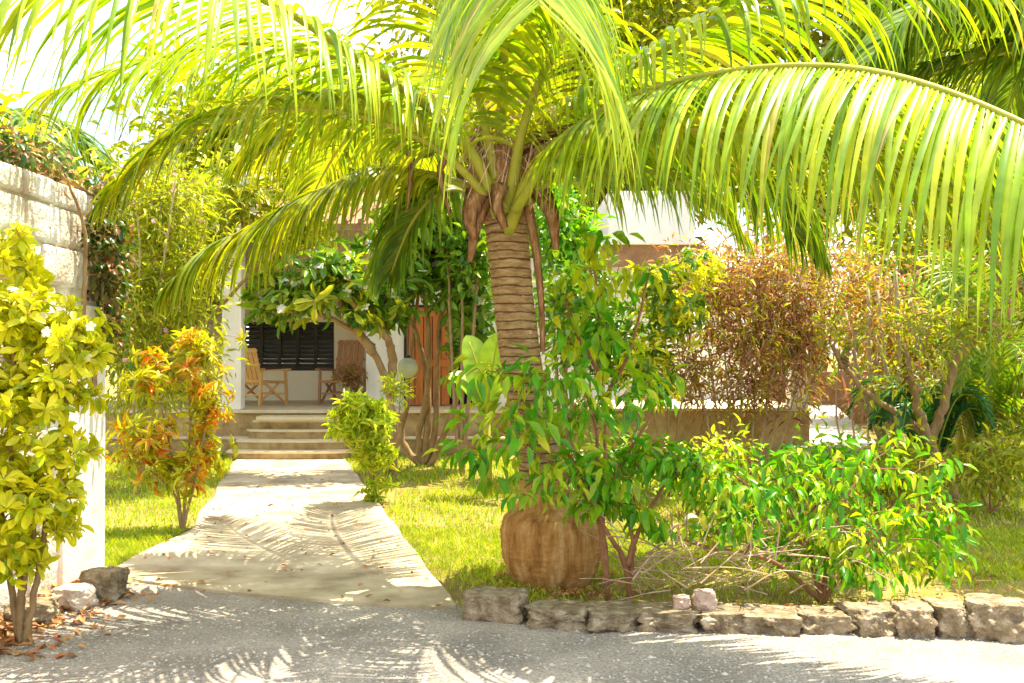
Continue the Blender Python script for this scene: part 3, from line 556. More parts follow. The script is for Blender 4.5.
FR = [
 (A((508,232,6.85),(528,180,6.6),(560,140,6.4),(620,102,6.1),(700,76,5.6),(800,65,5.1),(900,76,4.6),(1024,122,4.1),(1130,190,3.75),(1220,290,3.5)), dict(Lmax=1.2,n=140,droop=.4,W=.026,prof=[.45,.85,1,.88,.5],r0=.028,t0=.12,lift=-.5,fwd=(.1,.9))),
 (A((500,215,6.8),(470,150,6.6),(420,100,6.3),(340,45,5.8),(270,2,5.3),(180,-30,4.8),(60,-40,4.3),(-80,-10,3.9)), dict(Lmax=1.2,n=78,droop=.38,W=.026,t0=.14,lift=-.25)),
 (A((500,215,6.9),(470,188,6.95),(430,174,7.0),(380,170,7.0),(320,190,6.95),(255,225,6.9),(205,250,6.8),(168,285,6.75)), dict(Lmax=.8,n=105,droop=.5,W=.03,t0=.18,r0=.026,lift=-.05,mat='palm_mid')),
 (A((497,205,6.9),(455,130,6.8),(370,70,6.6),(260,42,6.3),(150,58,5.9),(50,92,5.7)), dict(Lmax=1.0,n=66,droop=.42,W=.023,t0=.18,lift=0)),
 ([(-.05,6.85,2.8),(-.05,6.45,3.45),(-.02,5.7,3.92),(.03,4.9,3.85),(.07,4.3,3.5),(.09,3.85,3.12),(.1,3.6,2.85)], dict(Lmax=1.0,prof=[.4,.7,.95,1,.85],n=150,droop=.6,W=.024,t0=.14,r0=.03,lift=-.75,fwd=(.2,.4))),
 (A((512,215,6.9),(545,130,6.8),(600,84,6.6),(665,48,6.3),(745,5,6.0),(850,-35,5.6),(980,-50,5.2),(1120,-20,4.9)), dict(Lmax=1.0,n=100,droop=.45,W=.034,t0=.16,lift=-.05)),
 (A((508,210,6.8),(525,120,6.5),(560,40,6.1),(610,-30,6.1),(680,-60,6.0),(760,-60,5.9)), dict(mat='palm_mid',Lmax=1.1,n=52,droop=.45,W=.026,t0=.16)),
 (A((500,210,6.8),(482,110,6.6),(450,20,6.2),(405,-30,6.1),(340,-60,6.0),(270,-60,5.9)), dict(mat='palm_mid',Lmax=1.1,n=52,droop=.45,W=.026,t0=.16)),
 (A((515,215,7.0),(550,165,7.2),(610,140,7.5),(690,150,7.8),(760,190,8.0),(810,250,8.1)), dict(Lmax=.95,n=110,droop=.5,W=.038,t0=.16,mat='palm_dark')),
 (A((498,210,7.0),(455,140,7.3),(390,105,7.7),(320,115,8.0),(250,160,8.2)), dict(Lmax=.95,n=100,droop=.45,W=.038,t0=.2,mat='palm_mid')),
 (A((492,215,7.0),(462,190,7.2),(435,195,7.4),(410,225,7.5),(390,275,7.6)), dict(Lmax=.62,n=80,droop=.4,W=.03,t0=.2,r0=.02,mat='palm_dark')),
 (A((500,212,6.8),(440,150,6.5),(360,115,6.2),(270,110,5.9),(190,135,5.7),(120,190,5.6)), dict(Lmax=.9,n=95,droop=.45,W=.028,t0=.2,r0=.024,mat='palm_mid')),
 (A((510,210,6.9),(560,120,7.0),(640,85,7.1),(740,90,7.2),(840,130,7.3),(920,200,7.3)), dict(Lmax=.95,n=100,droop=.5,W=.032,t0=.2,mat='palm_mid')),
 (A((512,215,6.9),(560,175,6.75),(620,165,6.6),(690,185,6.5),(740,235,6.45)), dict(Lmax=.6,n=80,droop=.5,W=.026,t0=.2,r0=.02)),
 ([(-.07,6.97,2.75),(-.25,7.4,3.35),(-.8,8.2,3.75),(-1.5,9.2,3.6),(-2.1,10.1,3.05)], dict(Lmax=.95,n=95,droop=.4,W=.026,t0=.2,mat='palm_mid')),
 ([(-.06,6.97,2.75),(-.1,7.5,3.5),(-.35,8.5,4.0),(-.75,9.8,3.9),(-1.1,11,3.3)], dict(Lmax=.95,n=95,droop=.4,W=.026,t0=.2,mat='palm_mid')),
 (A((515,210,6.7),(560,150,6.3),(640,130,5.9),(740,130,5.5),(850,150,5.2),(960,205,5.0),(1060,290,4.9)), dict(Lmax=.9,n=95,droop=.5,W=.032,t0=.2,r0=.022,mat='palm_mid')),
]
for i,(c,kw) in enumerate(FR):
    kw = dict(kw); m_ = kw.pop('mat','palm'); frond(pt, c, mat=M[m_], seed=i, **kw)
# coconuts, dead sheaths, flower strands
for q,(x,y,d,r) in enumerate([(402,134,6.9,.10),(432,128,6.85,.11),(418,118,7.05,.1),(446,140,7.0,.09),(425,140,7.1,.1)]):
    c = at(x,y,d); th = np.linspace(.05,math.pi-.05,12); mb = MB(); mb.tube([c+(0,0,-r*1.25*math.cos(a)) for a in th],[r*math.sin(a)*(1+.04*(q%2)) for a in th],14)
    co = mb.build('coconut', M['coconut'], pt, True); mb = MB(); mb.tube([c+(0,0,r*1.2),c+(.05,0,r*1.7),at(480,165,6.95)], [.012,.01,.014], 5); mb.build('stalk', M['rachis'], co, True)
def strip(mb, P, w0, w1, side=(1,0,0)):
    P = catmull(P, 16); k = len(P); w = np.linspace(w0, w1, k); s = np.array(side, float); T = nrm(np.gradient(P,axis=0)); S = nrm(s-np.sum(T*s,1,keepdims=True)*T); Nn = np.cross(T,S)
    V = np.concatenate([P-S*w[:,None]/2-Nn*.004, P+S*w[:,None]/2-Nn*.004, P+Nn*w[:,None]*.1]); Fc = []
    for i in range(k-1): Fc += [[i,i+1,2*k+i+1,2*k+i],[2*k+i,2*k+i+1,k+i+1,k+i],[k+i,k+i+1,i+1,i]]
    mb.add(V, Fc)
for P_,w0,w1 in [(A((528,205,6.75),(536,250,6.7),(541,300,6.72),(543,352,6.75)),.07,.035),(A((478,190,6.7),(470,215,6.65),(474,240,6.7)),.17,.05),
   (A((540,190,6.8),(552,215,6.7),(556,250,6.7)),.16,.04),(A((410,150,6.8),(411,175,6.75),(406,212,6.75)),.07,.01),(A((500,185,6.65),(497,205,6.6),(505,228,6.6)),.12,.05),
   (A((520,150,6.7),(560,130,6.6),(600,120,6.6)),.09,.02),(A((488,190,6.7),(476,225,6.7),(470,262,6.75)),.13,.04),(A((455,150,6.8),(440,170,6.75),(450,215,6.8)),.08,.02)]:
    mb = MB(); strip(mb, P_, w0, w1); mb.build('dead_sheath', M['fiber'], pt, True)
mb = MB(); rr_ = random.Random(4)
for i in range(150):
    p0 = CC+np.array([rr_.uniform(-.2,.2), -.14+rr_.uniform(-.1,.05), rr_.uniform(.0,.5)]); e = p0+np.array([rr_.uniform(-.28,.28), rr_.uniform(-.15,.02), rr_.uniform(-.45,.05)])
    mb.tube(catmull([p0,(p0+e)/2+np.array([rr_.uniform(-.06,.06),-.05,.08]),e],8), .004, 3)
mb.build('fibre_strands', M['twig'], pt)
mb = MB()
for i in range(40):
    p0 = at(525,140,6.65); e = at(555+rr_.uniform(-25,30),118+rr_.uniform(-25,30),6.55+rr_.uniform(-.1,.1)); mb.tube(catmull([p0,(p0+e)/2+np.array([0,0,rr_.uniform(0,.06)]),e],7), .005, 3)
mb.build('flower_spray', M['rachis'], pt)

# second palm beyond right edge
def palm2(base, top, label, fr, trunk_r=.15):
    t = thing('coconut_palm', label, 'palm tree', base, 'coconut palms around the garden'); P = catmull([base,(np.array(base)+top)/2+np.array([.1,0,0]),top],30)
    mb = MB(); mb.tube(P, trunk_r*(1+.04*np.sin(np.arange(len(P))*2.2)), 20); mb.build('trunk', M['bark_palm'], t, True)
    for i,(az,l,rise) in enumerate(fr):
        d = np.array([math.cos(az),math.sin(az),0]); top_ = np.array(top)
        c = [top_, top_+d*l*.2+(0,0,rise), top_+d*l*.5+(0,0,rise*1.35), top_+d*l*.8+(0,0,rise*.7), top_+d*l+(0,0,-rise*.4)]
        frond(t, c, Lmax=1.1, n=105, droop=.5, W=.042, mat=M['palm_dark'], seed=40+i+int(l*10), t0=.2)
R_ = math.radians
palm2((6.3,9.4,0),(6.2,9.4,4.1),'tall coconut palm just beyond the right edge, fronds drooping into the top corner',
  [(R_(180),3.6,.9),(R_(200),3.6,.6),(R_(160),3.4,.7),(R_(225),3.2,.8),(R_(140),3,.9),(R_(250),2.8,.9),(R_(100),2.6,1),(R_(20),2.6,1),(R_(60),2.6,1),(R_(190),3.0,1.4),(R_(170),2.7,.3)])
palm2((-8.6,15.5,0),(-8.4,15.5,4.1),'far small coconut palm seen beyond the wall at the upper left',
  [(R_(a),2.4,.8) for a in range(0,360,36)], .12)

# ================================================================== PLANTS
# left foreground yellow shrub
b0 = np.array([-2.7,5.5,0])
def cl(px,py,d,rx,ry,rd,n): return (at(px,py,d),(rx*d/F,rd,ry*d/F),n)
plant('yellow_shrub','big glossy yellow green shrub filling the left edge before the stone wall','shrub', b0,
  [[b0,b0+(0,0,.5),at(10,440,5.5),at(15,330,5.4)],[b0+(.03,0,0),b0+(.1,0,.4),at(60,430,5.5),at(85,340,5.5)],[b0,b0+(-.1,.05,.5),at(-20,330,5.6),at(0,240,5.6)],[b0,b0+(.02,0,.3),at(40,500,5.4)]],
  [cl(10,260,5.6,32,35,.3,30),cl(35,320,5.5,48,38,.3,70),cl(75,345,5.4,36,34,.25,50),cl(40,400,5.4,60,38,.3,70),cl(60,450,5.4,40,25,.25,20),cl(5,500,5.4,40,60,.25,56),cl(68,518,5.5,16,16,.12,9),cl(18,560,5.4,30,26,.2,22),cl(40,490,5.4,40,30,.25,26),cl(-10,420,5.4,30,90,.3,40)],
  [dict(mat=M['lime'],T=T_OBOV,L=.098,W=.36,per=15,mode='rosette')], M['bark'], stem_r=.022, seed=21, sides=7, flowers=[dict(n=14,L=.03,mat=M['petal'])])
# croton left of path
b0 = gp(183,532); 
plant('croton_shrub','croton shrub with orange and yellow leaves beside the path','shrub', b0,
  [[b0,b0+(-.05,0,.4),at(165,420,8.9),at(150,385,8.9)],[b0,b0+(.03,0,.4),at(190,420,8.9),at(185,350,8.9)],[b0,b0+(.08,0,.35),at(205,430,8.9),at(210,360,9)],[b0,b0+(-.08,0,.35),at(150,470,8.8)]],
  [cl(150,375,8.9,28,26,.25,30),cl(200,355,9,32,30,.3,44),cl(210,405,9,22,34,.28,32),cl(205,450,9,22,22,.25,22),cl(145,440,8.8,42,30,.3,44),cl(175,470,8.9,34,20,.25,22)],
  [dict(mat=M['croton'],T=T_NARROW,L=.13,W=.24,per=11,mode='rosette',share=.52),dict(mat=M['croton_g'],T=T_NARROW,L=.13,W=.24,per=11,mode='rosette',share=.48)], M['bark'], stem_r=.016, seed=22)
# tall pale oleander shrubs behind wall end
b0 = gp(150,480)+np.array([-.1,0,0])
plant('oleander','tall willowy oleander with small pink flowers behind the wall end','shrub', b0,
  [[b0,b0+(0,0,1.2),at(165,250,11),at(175,180,10.8)],[b0,b0+(-.1,0,1),at(140,260,11),at(130,170,11)],[b0,b0+(.1,0,.8),at(190,330,12),at(205,220,12)],[b0,at(160,350,11.5),at(150,230,11.5),at(165,150,11)]],
  [cl(160,200,11.2,50,50,.6,150),cl(140,290,11.4,40,60,.6,140),cl(190,280,11.6,34,60,.5,110),cl(165,370,11.8,60,45,.6,130)],
  dict(mat=M['olean'],T=T_NARROW,L=.15,W=.17,per=11,spread=.09,down=.1), M['bark_pale'], stem_r=.022, seed=23, flowers=[dict(n=60,L=.035,mat=M['petal_pink'])])
b0 = np.array([-5.1,14.2,0])
plant('frangipani','tall frangipani with white blossoms left of the white column','tree', b0,
  [[b0,b0+(0,0,1.4),at(235,260,13.6),at(240,200,13.2)],[b0,b0+(.1,0,1.2),at(270,250,13.4),at(300,190,13)],[b0,b0+(-.1,0,1.4),at(210,230,13.6),at(200,180,13.4)]],
  [cl(250,190,13.2,50,34,.8,110),cl(310,180,13,40,34,.7,80),cl(210,220,13.6,36,44,.7,90),cl(300,235,13.4,40,22,.6,50)],
  dict(mat=M['olean'],T=T_OBOV,L=.2,W=.3,per=8,mode='rosette'), M['bark'], stem_r=.04, seed=24, flowers=[dict(n=46,L=.07,mat=M['petal'])])
# frangipani centre
b0 = gp(422,466)
plant('frangipani','many stemmed frangipani growing before the orange door, dark green leaves and white flowers','tree', b0,
  [[b0,at(402,440,14.1),at(408,400,14),at(412,340,13.9),at(420,280,13.6)],[b0,at(436,430,14),at(437,380,13.9),at(440,320,13.6),at(455,280,13.4)],
   [b0,at(428,420,14),at(424,360,14),at(405,310,13.6),at(380,280,13.3)],[b0+(.1,0,0),at(440,445,14),at(456,400,13.8),at(470,350,13.6),at(480,300,13.5)],[b0,at(420,430,14),at(428,380,13.8),at(425,300,13.4),at(400,250,13.2)]],
  [cl(420,265,13.4,50,34,.7,100),cl(470,300,13.5,28,40,.5,60),cl(390,300,13.2,28,22,.5,36),cl(465,345,13.6,18,20,.4,16),cl(450,240,13.4,40,26,.6,50),cl(400,225,13.4,50,24,.6,50)],
  dict(mat=M['fran'],T=T_OBOV,L=.24,W=.32,per=9,mode='rosette'), M['bark'], stem_r=.055, seed=25, flowers=[dict(n=40,L=.07,mat=M['petal'])], part_stem='trunk', part_crown='crown')
b0 = np.array([at(392,430,13)[0],13.0,0])
plant('frangipani','thick forked frangipani leaning left in front of the louvred window','tree', b0,
  [[b0,at(392,425,13),at(388,390,13),at(372,350,12.9),at(345,325,12.8),at(310,310,12.7)],[at(388,395,13),at(392,360,13),at(385,335,12.8),at(350,300,12.6),at(320,290,12.5)],[at(374,352,12.9),at(350,320,12.8),at(325,270,12.6)]],
  [cl(300,300,12.6,50,20,.5,66),cl(350,290,12.7,50,26,.5,80),cl(375,315,12.8,28,18,.4,30),cl(275,285,12.6,26,20,.4,28),cl(330,262,12.6,50,16,.5,40)],
  [dict(mat=M['fran'],T=T_OBOV,L=.22,W=.32,per=7,mode='rosette',share=.65),dict(mat=M['olean'],T=T_OBOV,L=.22,W=.32,per=7,mode='rosette',share=.35)], M['bark'], stem_r=.07, seed=26, flowers=[dict(n=26,L=.07,mat=M['petal'])], part_stem='trunk', part_crown='crown', sides=9)
# fresh shrub right of the path
b0 = gp(374,503)
plant('green_shrub','light green narrow leaved shrub at the right edge of the path','shrub', b0,
  [[b0,b0+(0,0,.3),at(368,430,10.5),at(365,405,10.4)],[b0,b0+(.05,0,.3),at(385,430,10.5),at(390,400,10.4)],[b0,b0+(-.05,0,.3),at(350,440,10.5)]],
  [cl(365,415,10.4,36,24,.3,100),cl(375,450,10.5,24,24,.25,60),cl(345,425,10.4,20,16,.2,36),cl(378,490,10.6,15,14,.15,16)],
  dict(mat=M['fresh'],T=T_NARROW,L=.12,W=.24,per=10,mode='rosette'), M['bark'], stem_r=.014, seed=27)
b0 = np.array([at(396,420,12.2)[0],12.2,0])
plant('green_shrub','thin upright light green plant before the white house corner','shrub', b0,
  [[b0,b0+(0,0,.7),at(390,375,12.2)],[b0,b0+(.03,0,.7),at(402,370,12.2)]], [cl(396,388,12.2,12,18,.15,20)],
  dict(mat=M['fresh'],T=T_NARROW,L=.12,W=.2,per=7,down=-.4,spread=.05), M['bark'], stem_r=.01, seed=28)
# banana-like plant
def bigleaf(t, P0, P1, sag, W, mat, seed):
    rs = np.random.RandomState(seed); P0 = np.array(P0,float); P1 = np.array(P1,float); mid = (P0+P1)/2+np.array([0,0,sag]); tt = np.linspace(0,1,14)[:,None]
    C = (1-tt)**2*P0+2*tt*(1-tt)*mid+tt*tt*P1; T = nrm(np.gradient(C,axis=0)); S = nrm(np.cross(T,(0,-.5,1.))); w = W*np.sin(np.linspace(.12,1,14)*math.pi)**.6*.5
    Nn = np.cross(S,T); V = np.concatenate([C-S*w[:,None]+Nn*w[:,None]*.3, C, C+S*w[:,None]+Nn*w[:,None]*.3]); Fc = []
    for i in range(13): Fc += [[i,i+1,14+i+1,14+i],[14+i,14+i+1,28+i+1,28+i]]
    o = mesh('leaf', V, Fc, mat, t, True); mb = MB(); mb.tube(C[:12], np.linspace(.016,.006,12), 6); mb.build('midrib', M['rachis'], o, True)
b0 = np.array([at(487,400,11)[0],11.0,0]); t = thing('banana_plant','pale green broad leaved banana plant behind the palm trunk','plant', b0)
mb = MB(); mb.tube([b0,b0+(0,0,.5),b0+(0,0,1.0)], [.06,.05,.03], 10); mb.build('stem', M['rachis'], t, True)
for k,(x,y,d) in enumerate([(500,332,10.8),(466,335,11.1),(530,380,10.6),(446,378,11.0)]): bigleaf(t, b0+(0,0,.95), at(x,y,d), .2, .36, M['banana'], k)
# saplings in front of palm
def hang(L, per, W=.42, sp=.07, mat='sap', **k): return dict(mat=M[mat],T=T_BROAD,L=L,W=W,per=per,mode='hang',spread=sp,**k)
b0 = np.array([.62,6.45,0])
plant('leafy_sapling','bushy sapling with drooping glossy leaves in front of the palm trunk','sapling', b0,
  [[b0,at(600,520,6.4),at(560,440,6.3),at(520,400,6.3)],[b0,at(598,500,6.4),at(596,430,6.3),at(580,375,6.3)],[b0,at(600,520,6.4),at(560,470,6.3),at(500,430,6.3)],[at(600,500,6.4),at(630,450,6.4),at(650,420,6.4)]],
  [cl(495,372,6.35,34,14,.25,10),cl(550,375,6.2,50,20,.25,15),cl(525,420,6.2,56,30,.3,26),cl(590,410,6.2,40,30,.3,15),cl(535,475,6.2,50,26,.3,18),cl(628,400,6.4,34,16,.25,8),cl(480,455,6.3,24,24,.2,7),cl(595,470,6.2,40,24,.25,10)],
  [hang(.135,5,.38,.08,share=.7),hang(.12,5,.36,.08,'fresh',share=.3,name='young_foliage')], M['bark_red'], stem_r=.017, seed=31)
b0 = np.array([.66,7.6,0])
plant('leafy_sapling','taller sapling with large hanging leaves right of the palm trunk','sapling', b0,
  [[b0,at(605,480,7.5),at(603,380,7.4),at(598,300,7.3),at(592,250,7.2)],[at(604,400,7.4),at(630,350,7.3),at(650,270,7.3)],[at(603,380,7.4),at(575,330,7.3),at(565,300,7.3)]],
  [cl(592,245,7.2,24,14,.14,6),cl(590,290,7.2,34,30,.25,14),cl(600,340,7.2,42,32,.25,15),cl(648,272,7.2,28,14,.12,6),cl(560,320,7.2,20,24,.14,5),cl(640,385,7.3,30,26,.2,8)],
  [hang(.17,4,.4,.09,share=.6),hang(.16,4,.38,.09,'fresh',share=.4,name='young_foliage')], M['bark_red'], stem_r=.018, seed=32)
b0 = gp(630,600)
plant('leafy_sapling','small forked sapling with bare lower stems just behind the kerb','sapling', b0,
  [[b0,at(624,560,6.4),at(606,530,6.3),at(590,495,6.3),at(580,460,6.3)],[b0+(0,0,.15),at(634,545,6.4),at(648,510,6.4),at(668,480,6.4)],[at(628,565,6.4),at(632,535,6.4),at(615,490,6.4)]],
  [cl(655,455,6.3,28,18,.16,14),cl(600,500,6.3,26,20,.14,10),cl(648,520,6.3,20,18,.12,7),cl(600,470,6.3,24,14,.16,10)],
  [hang(.13,6,.42,.05)], M['bark_red'], stem_r=.02, seed=33)
# low bush right
b0 = np.array([(822-512)*.0064,6.4,0])
plant('low_bush','wide low bush of bright green leaves with bare pink twigs behind the kerb','bush', b0,
  [[b0,at(800,540,6.4),at(740,480,6.4),at(690,460,6.3)],[b0,at(830,540,6.4),at(850,490,6.4),at(870,470,6.4)],[b0,at(850,560,6.4),at(900,510,6.4),at(940,500,6.4)],[b0,at(810,550,6.4),at(780,490,6.5)],[b0,at(770,560,6.3),at(700,545,6.3),at(640,520,6.3)]],
  [cl(695,462,6.25,50,20,.3,28),cl(745,485,6.2,54,32,.3,24),cl(785,458,6.6,60,22,.4,20),cl(830,500,6.2,64,52,.35,34),cl(880,455,6.6,48,26,.35,20),cl(915,505,6.3,50,50,.3,27),cl(850,560,6.2,56,26,.25,28),cl(935,545,6.3,34,34,.25,26),cl(725,520,6.2,40,30,.25,20),cl(800,545,6.5,50,26,.3,20)],
  [hang(.105,7,.4,.075,'sap',share=.78),hang(.09,7,.36,.08,'fresh',share=.22,name='young_foliage')], M['bark_red'], stem_r=.018, seed=34, twig_r=.0035)
# dry twigs (belongs to bush): own thing
b0 = np.array([(760-512)*.0063,6.3,0]); t = thing('dry_twigs','tangle of bare pinkish dry branches under the low bush','branches', b0)
rr_ = random.Random(9)
for i in range(150):
    a = at(rr_.uniform(620,860),rr_.uniform(535,596),rr_.uniform(6.0,6.9)); a[2] = max(a[2],.02); e = a+np.array([rr_.uniform(-.5,.5),rr_.uniform(-.3,.3),rr_.uniform(-.05,.28)]); e[2] = max(e[2],.02)
    P_ = catmull([a,(a+e)/2+np.array([rr_.uniform(-.05,.05),0,rr_.uniform(0,.1)]),e],8)
    mb = MB(); mb.tube(P_, np.linspace(.006,.002,len(P_)), 4); mb.build('branch', M['twig'], t)
# red-brown bush and yellow croton before right wing
b0 = np.array([(752-512)*.0118,11.8,0])
plant('red_leaf_bush','tall reddish brown thin leaved bush in front of the right veranda','bush', b0,
  [[b0+((k-4)*.04,0,0),b0+((k-4)*.12,0,.6),at(690+k*17,340,11.7),at(680+k*20,280,11.6)] for k in range(9)],
  [cl(750,335,11.7,66,70,.7,270),cl(700,290,11.7,40,40,.5,110),cl(770,268,11.6,76,36,.6,170),cl(800,340,11.8,30,60,.5,150),cl(690,370,11.7,40,40,.5,70),cl(760,395,11.7,56,30,.5,70)],
  [dict(mat=M['red'],T=T_NARROW,L=.13,W=.19,per=9,spread=.08,share=.78),dict(mat=M['croton_g'],T=T_NARROW,L=.12,W=.22,per=8,spread=.08,share=.22)], M['bark_pale'], stem_r=.016, seed=35, twig_r=.006)
b0 = np.array([(868-512)*.0128,12.8,0])
plant('pink_leaf_bush','loose pinkish orange bush with bare pale twigs right of the white veranda column','bush', b0,
  [[b0+((k-2)*.06,0,0),b0+((k-2)*.2,0,.7),at(840+k*16,330,12.7),at(830+k*22,270,12.6)] for k in range(6)],
  [cl(870,300,12.7,40,44,.5,90),cl(900,350,12.7,40,40,.5,70),cl(845,290,12.7,24,40,.4,50)],
  [dict(mat=M['red'],T=T_NARROW,L=.14,W=.2,per=7,spread=.09,share=.5),dict(mat=M['croton'],T=T_NARROW,L=.13,W=.24,per=7,spread=.08,share=.3),dict(mat=M['back'],T=T_NARROW,L=.13,W=.24,per=7,spread=.08,share=.2)], M['bark_pale'], stem_r=.018, seed=75, twig_r=.007)
for q_,(x_,y_,d_,m1,lb_) in enumerate([(700,452,9.6,'fresh','knee high light green shrub behind the left part of the low bush'),(800,455,9.2,'sap','knee high glossy shrub behind the middle of the low bush'),(880,452,9.6,'back','knee high yellow green shrub in front of the cycad'),(990,440,9.9,'olean','leafy shrub at the right edge in front of the areca palm'),(610,455,10.2,'fran','dark knee high shrub behind the small forked sapling')]):
    b0 = np.array([(x_-512)*d_/F,d_,0])
    plant('garden_shrub',lb_,'shrub', b0, [[b0,b0+(0,0,.25),b0+(.1,0,.55)],[b0,b0+(-.1,0,.2),b0+(-.25,0,.5)],[b0,b0+(.15,0,.2),b0+(.35,.1,.45)]],
      [(b0+np.array([0,0,.42]),(.5,.4,.28),75),(b0+np.array([.2,0,.62]),(.3,.3,.2),26)], dict(mat=M[m1],T=T_BROAD,L=.11,W=.36,per=7,spread=.08,down=.3), M['bark_red'], stem_r=.014, seed=80+q_, group='shrubs planted in the lawn bed')
b0 = np.array([(668-512)*.0112,11.2,0])
plant('yellow_croton','yellow leaved croton bush left of the reddish brown bush','bush', b0,
  [[b0,b0+(0,0,.8),at(665,330,11.1),at(660,290,11)],[b0,b0+(.1,0,.7),at(690,340,11.1),at(695,290,11)],[b0,b0+(-.1,0,.6),at(640,360,11)]],
  [cl(670,310,11,42,34,.4,110),cl(655,275,10.8,34,20,.3,46),cl(700,268,10.8,26,18,.3,30),cl(650,370,11,40,40,.4,90)],
  [dict(mat=M['lime'],T=T_NARROW,L=.13,W=.25,per=9,mode='rosette',share=.6),dict(mat=M['fran'],T=T_NARROW,L=.13,W=.3,per=9,mode='rosette',share=.4)], M['bark'], stem_r=.016, seed=36)
b0 = np.array([(590-512)*.0115,11.5,0])
plant('dark_bush','dark green bush behind the palm against the plinth','bush', b0,
  [[b0,b0+(0,0,.6),at(590,340,11.5)],[b0,b0+(.2,0,.5),at(640,370,11.5)],[b0,b0+(-.2,0,.5),at(560,330,11.5)]],
  [cl(600,340,11.5,56,44,.4,140),cl(580,280,11.6,26,34,.4,50)],
  dict(mat=M['fran'],T=T_BROAD,L=.15,W=.4,per=9,spread=.1), M['bark'], stem_r=.02, seed=37, flowers=[dict(n=8,L=.06,mat=M['petal'])])
for q_,(x_,d_,cls_,lb_,m1) in enumerate([(566,12.6,[(566,235,30,34,90),(572,300,28,30,60),(545,200,26,20,30)],'leafy green tree hiding the house wall just right of the palm trunk','sap'),
    (462,12.9,[(455,225,34,26,80),(470,265,20,30,46),(420,215,30,18,40)],'slim green tree between the brown tiled roof and the palm trunk','fran')]):
    b0 = np.array([(x_-512)*d_/F,d_,0])
    plant('slim_tree',lb_,'tree', b0, [[b0,b0+(0,0,1.2),at(x_,260,d_)],[b0,b0+(.1,0,1.2),at(x_+18,235,d_)],[b0,b0+(-.1,0,1.0),at(x_-16,240,d_)]],
      [cl(a_,b_,d_,c_,e_,.5,n_) for a_,b_,c_,e_,n_ in cls_], dict(mat=M[m1],T=T_BROAD,L=.17,W=.4,per=9,spread=.1,down=.2), M['bark'], stem_r=.035, seed=91+q_, part_stem='trunk', part_crown='crown')
# small tree right
b0 = gp(955,502)
plant('small_tree','small forked garden tree with a long branch reaching left over the terrace','tree', b0,
  [[b0,at(948,480,10.8),at(932,450,10.8),at(926,438,10.8),at(900,415,10.9),at(870,395,11),at(842,365,11.1),at(832,345,11.1)],[at(928,440,10.8),at(945,400,10.7),at(958,360,10.6),at(990,320,10.4)],[at(842,366,11.1),at(850,340,11.1)],[at(930,445,10.8),at(915,400,10.7),at(905,350,10.6)]],
  [cl(920,330,10.7,60,30,.6,70),cl(985,320,10.5,36,34,.5,46),cl(845,330,11.1,26,22,.4,24),cl(905,380,10.7,40,26,.4,30)],
  [dict(mat=M['olean'],T=T_NARROW,L=.12,W=.28,per=7,spread=.08,share=.7),dict(mat=M['brownleaf'],T=T_NARROW,L=.12,W=.28,per=6,spread=.08,share=.3)], M['bark'], stem_r=.06, seed=38, part_stem='trunk', part_crown='crown', sides=9)
# areca / pandanus clump right
def fan(name, label, cat, b0, n, Lf, rise, mat, seed, group=None, leafL=.35, lean=.9, pale=0):
    t = thing(name, label, cat, b0, group); rs = random.Random(seed); b0 = np.array(b0, float)
    for i in range(n):
        a = rs.uniform(0,2*math.pi); l = Lf*rs.uniform(.7,1.1); r = rise*rs.uniform(.6,1.1); d = np.array([math.cos(a),math.sin(a),0]); q = b0+np.array([rs.uniform(-.12,.12),rs.uniform(-.12,.12),0])
        frond(t, [q,q+d*l*.15*lean+(0,0,r*.5),q+d*l*.45*lean+(0,0,r*.95),q+d*l*.8*lean+(0,0,r*.95),q+d*l*lean+(0,0,r*.7)], Lmax=leafL, n=26, droop=.12, W=.028, r0=.014, t0=.35, mat=mat, seed=seed*7+i, K=4)
    return t
fan('areca_palm','light green clumping areca palm at the right edge behind the lawn','palm tree', gp(992,488), 22, 1.3, 1.7, M['areca'], 5)
fan('areca_palm','larger areca palm rising behind the forked garden tree','palm tree', (5.9,13.0,0), 18, 1.8, 2.6, M['areca'], 6, leafL=.45)
fan('cycad','dark green feathery cycad between the terrace and the areca palm','plant', (4.75,11.4,.0), 20, .9, 1.2, M['cycad'], 7, leafL=.22)
# bare pale stems (pandanus)
b0 = np.array([4.9,12.2,0]); t = thing('bare_stems','cluster of pale leaning bare stems behind the cycad','stems', b0); rr_ = random.Random(12)
for i in range(12):
    a = b0+np.array([rr_.uniform(-.3,.3),rr_.uniform(-.2,.2),0]); e = a+np.array([rr_.uniform(-.9,.9),rr_.uniform(-.3,.3),rr_.uniform(1.3,2.6)]); mb = MB(); mb.tube(catmull([a,(a+e)/2+np.array([rr_.uniform(-.1,.1),0,0]),e],12), .022, 6); mb.build('stem', M['bark_pale'], t, True)

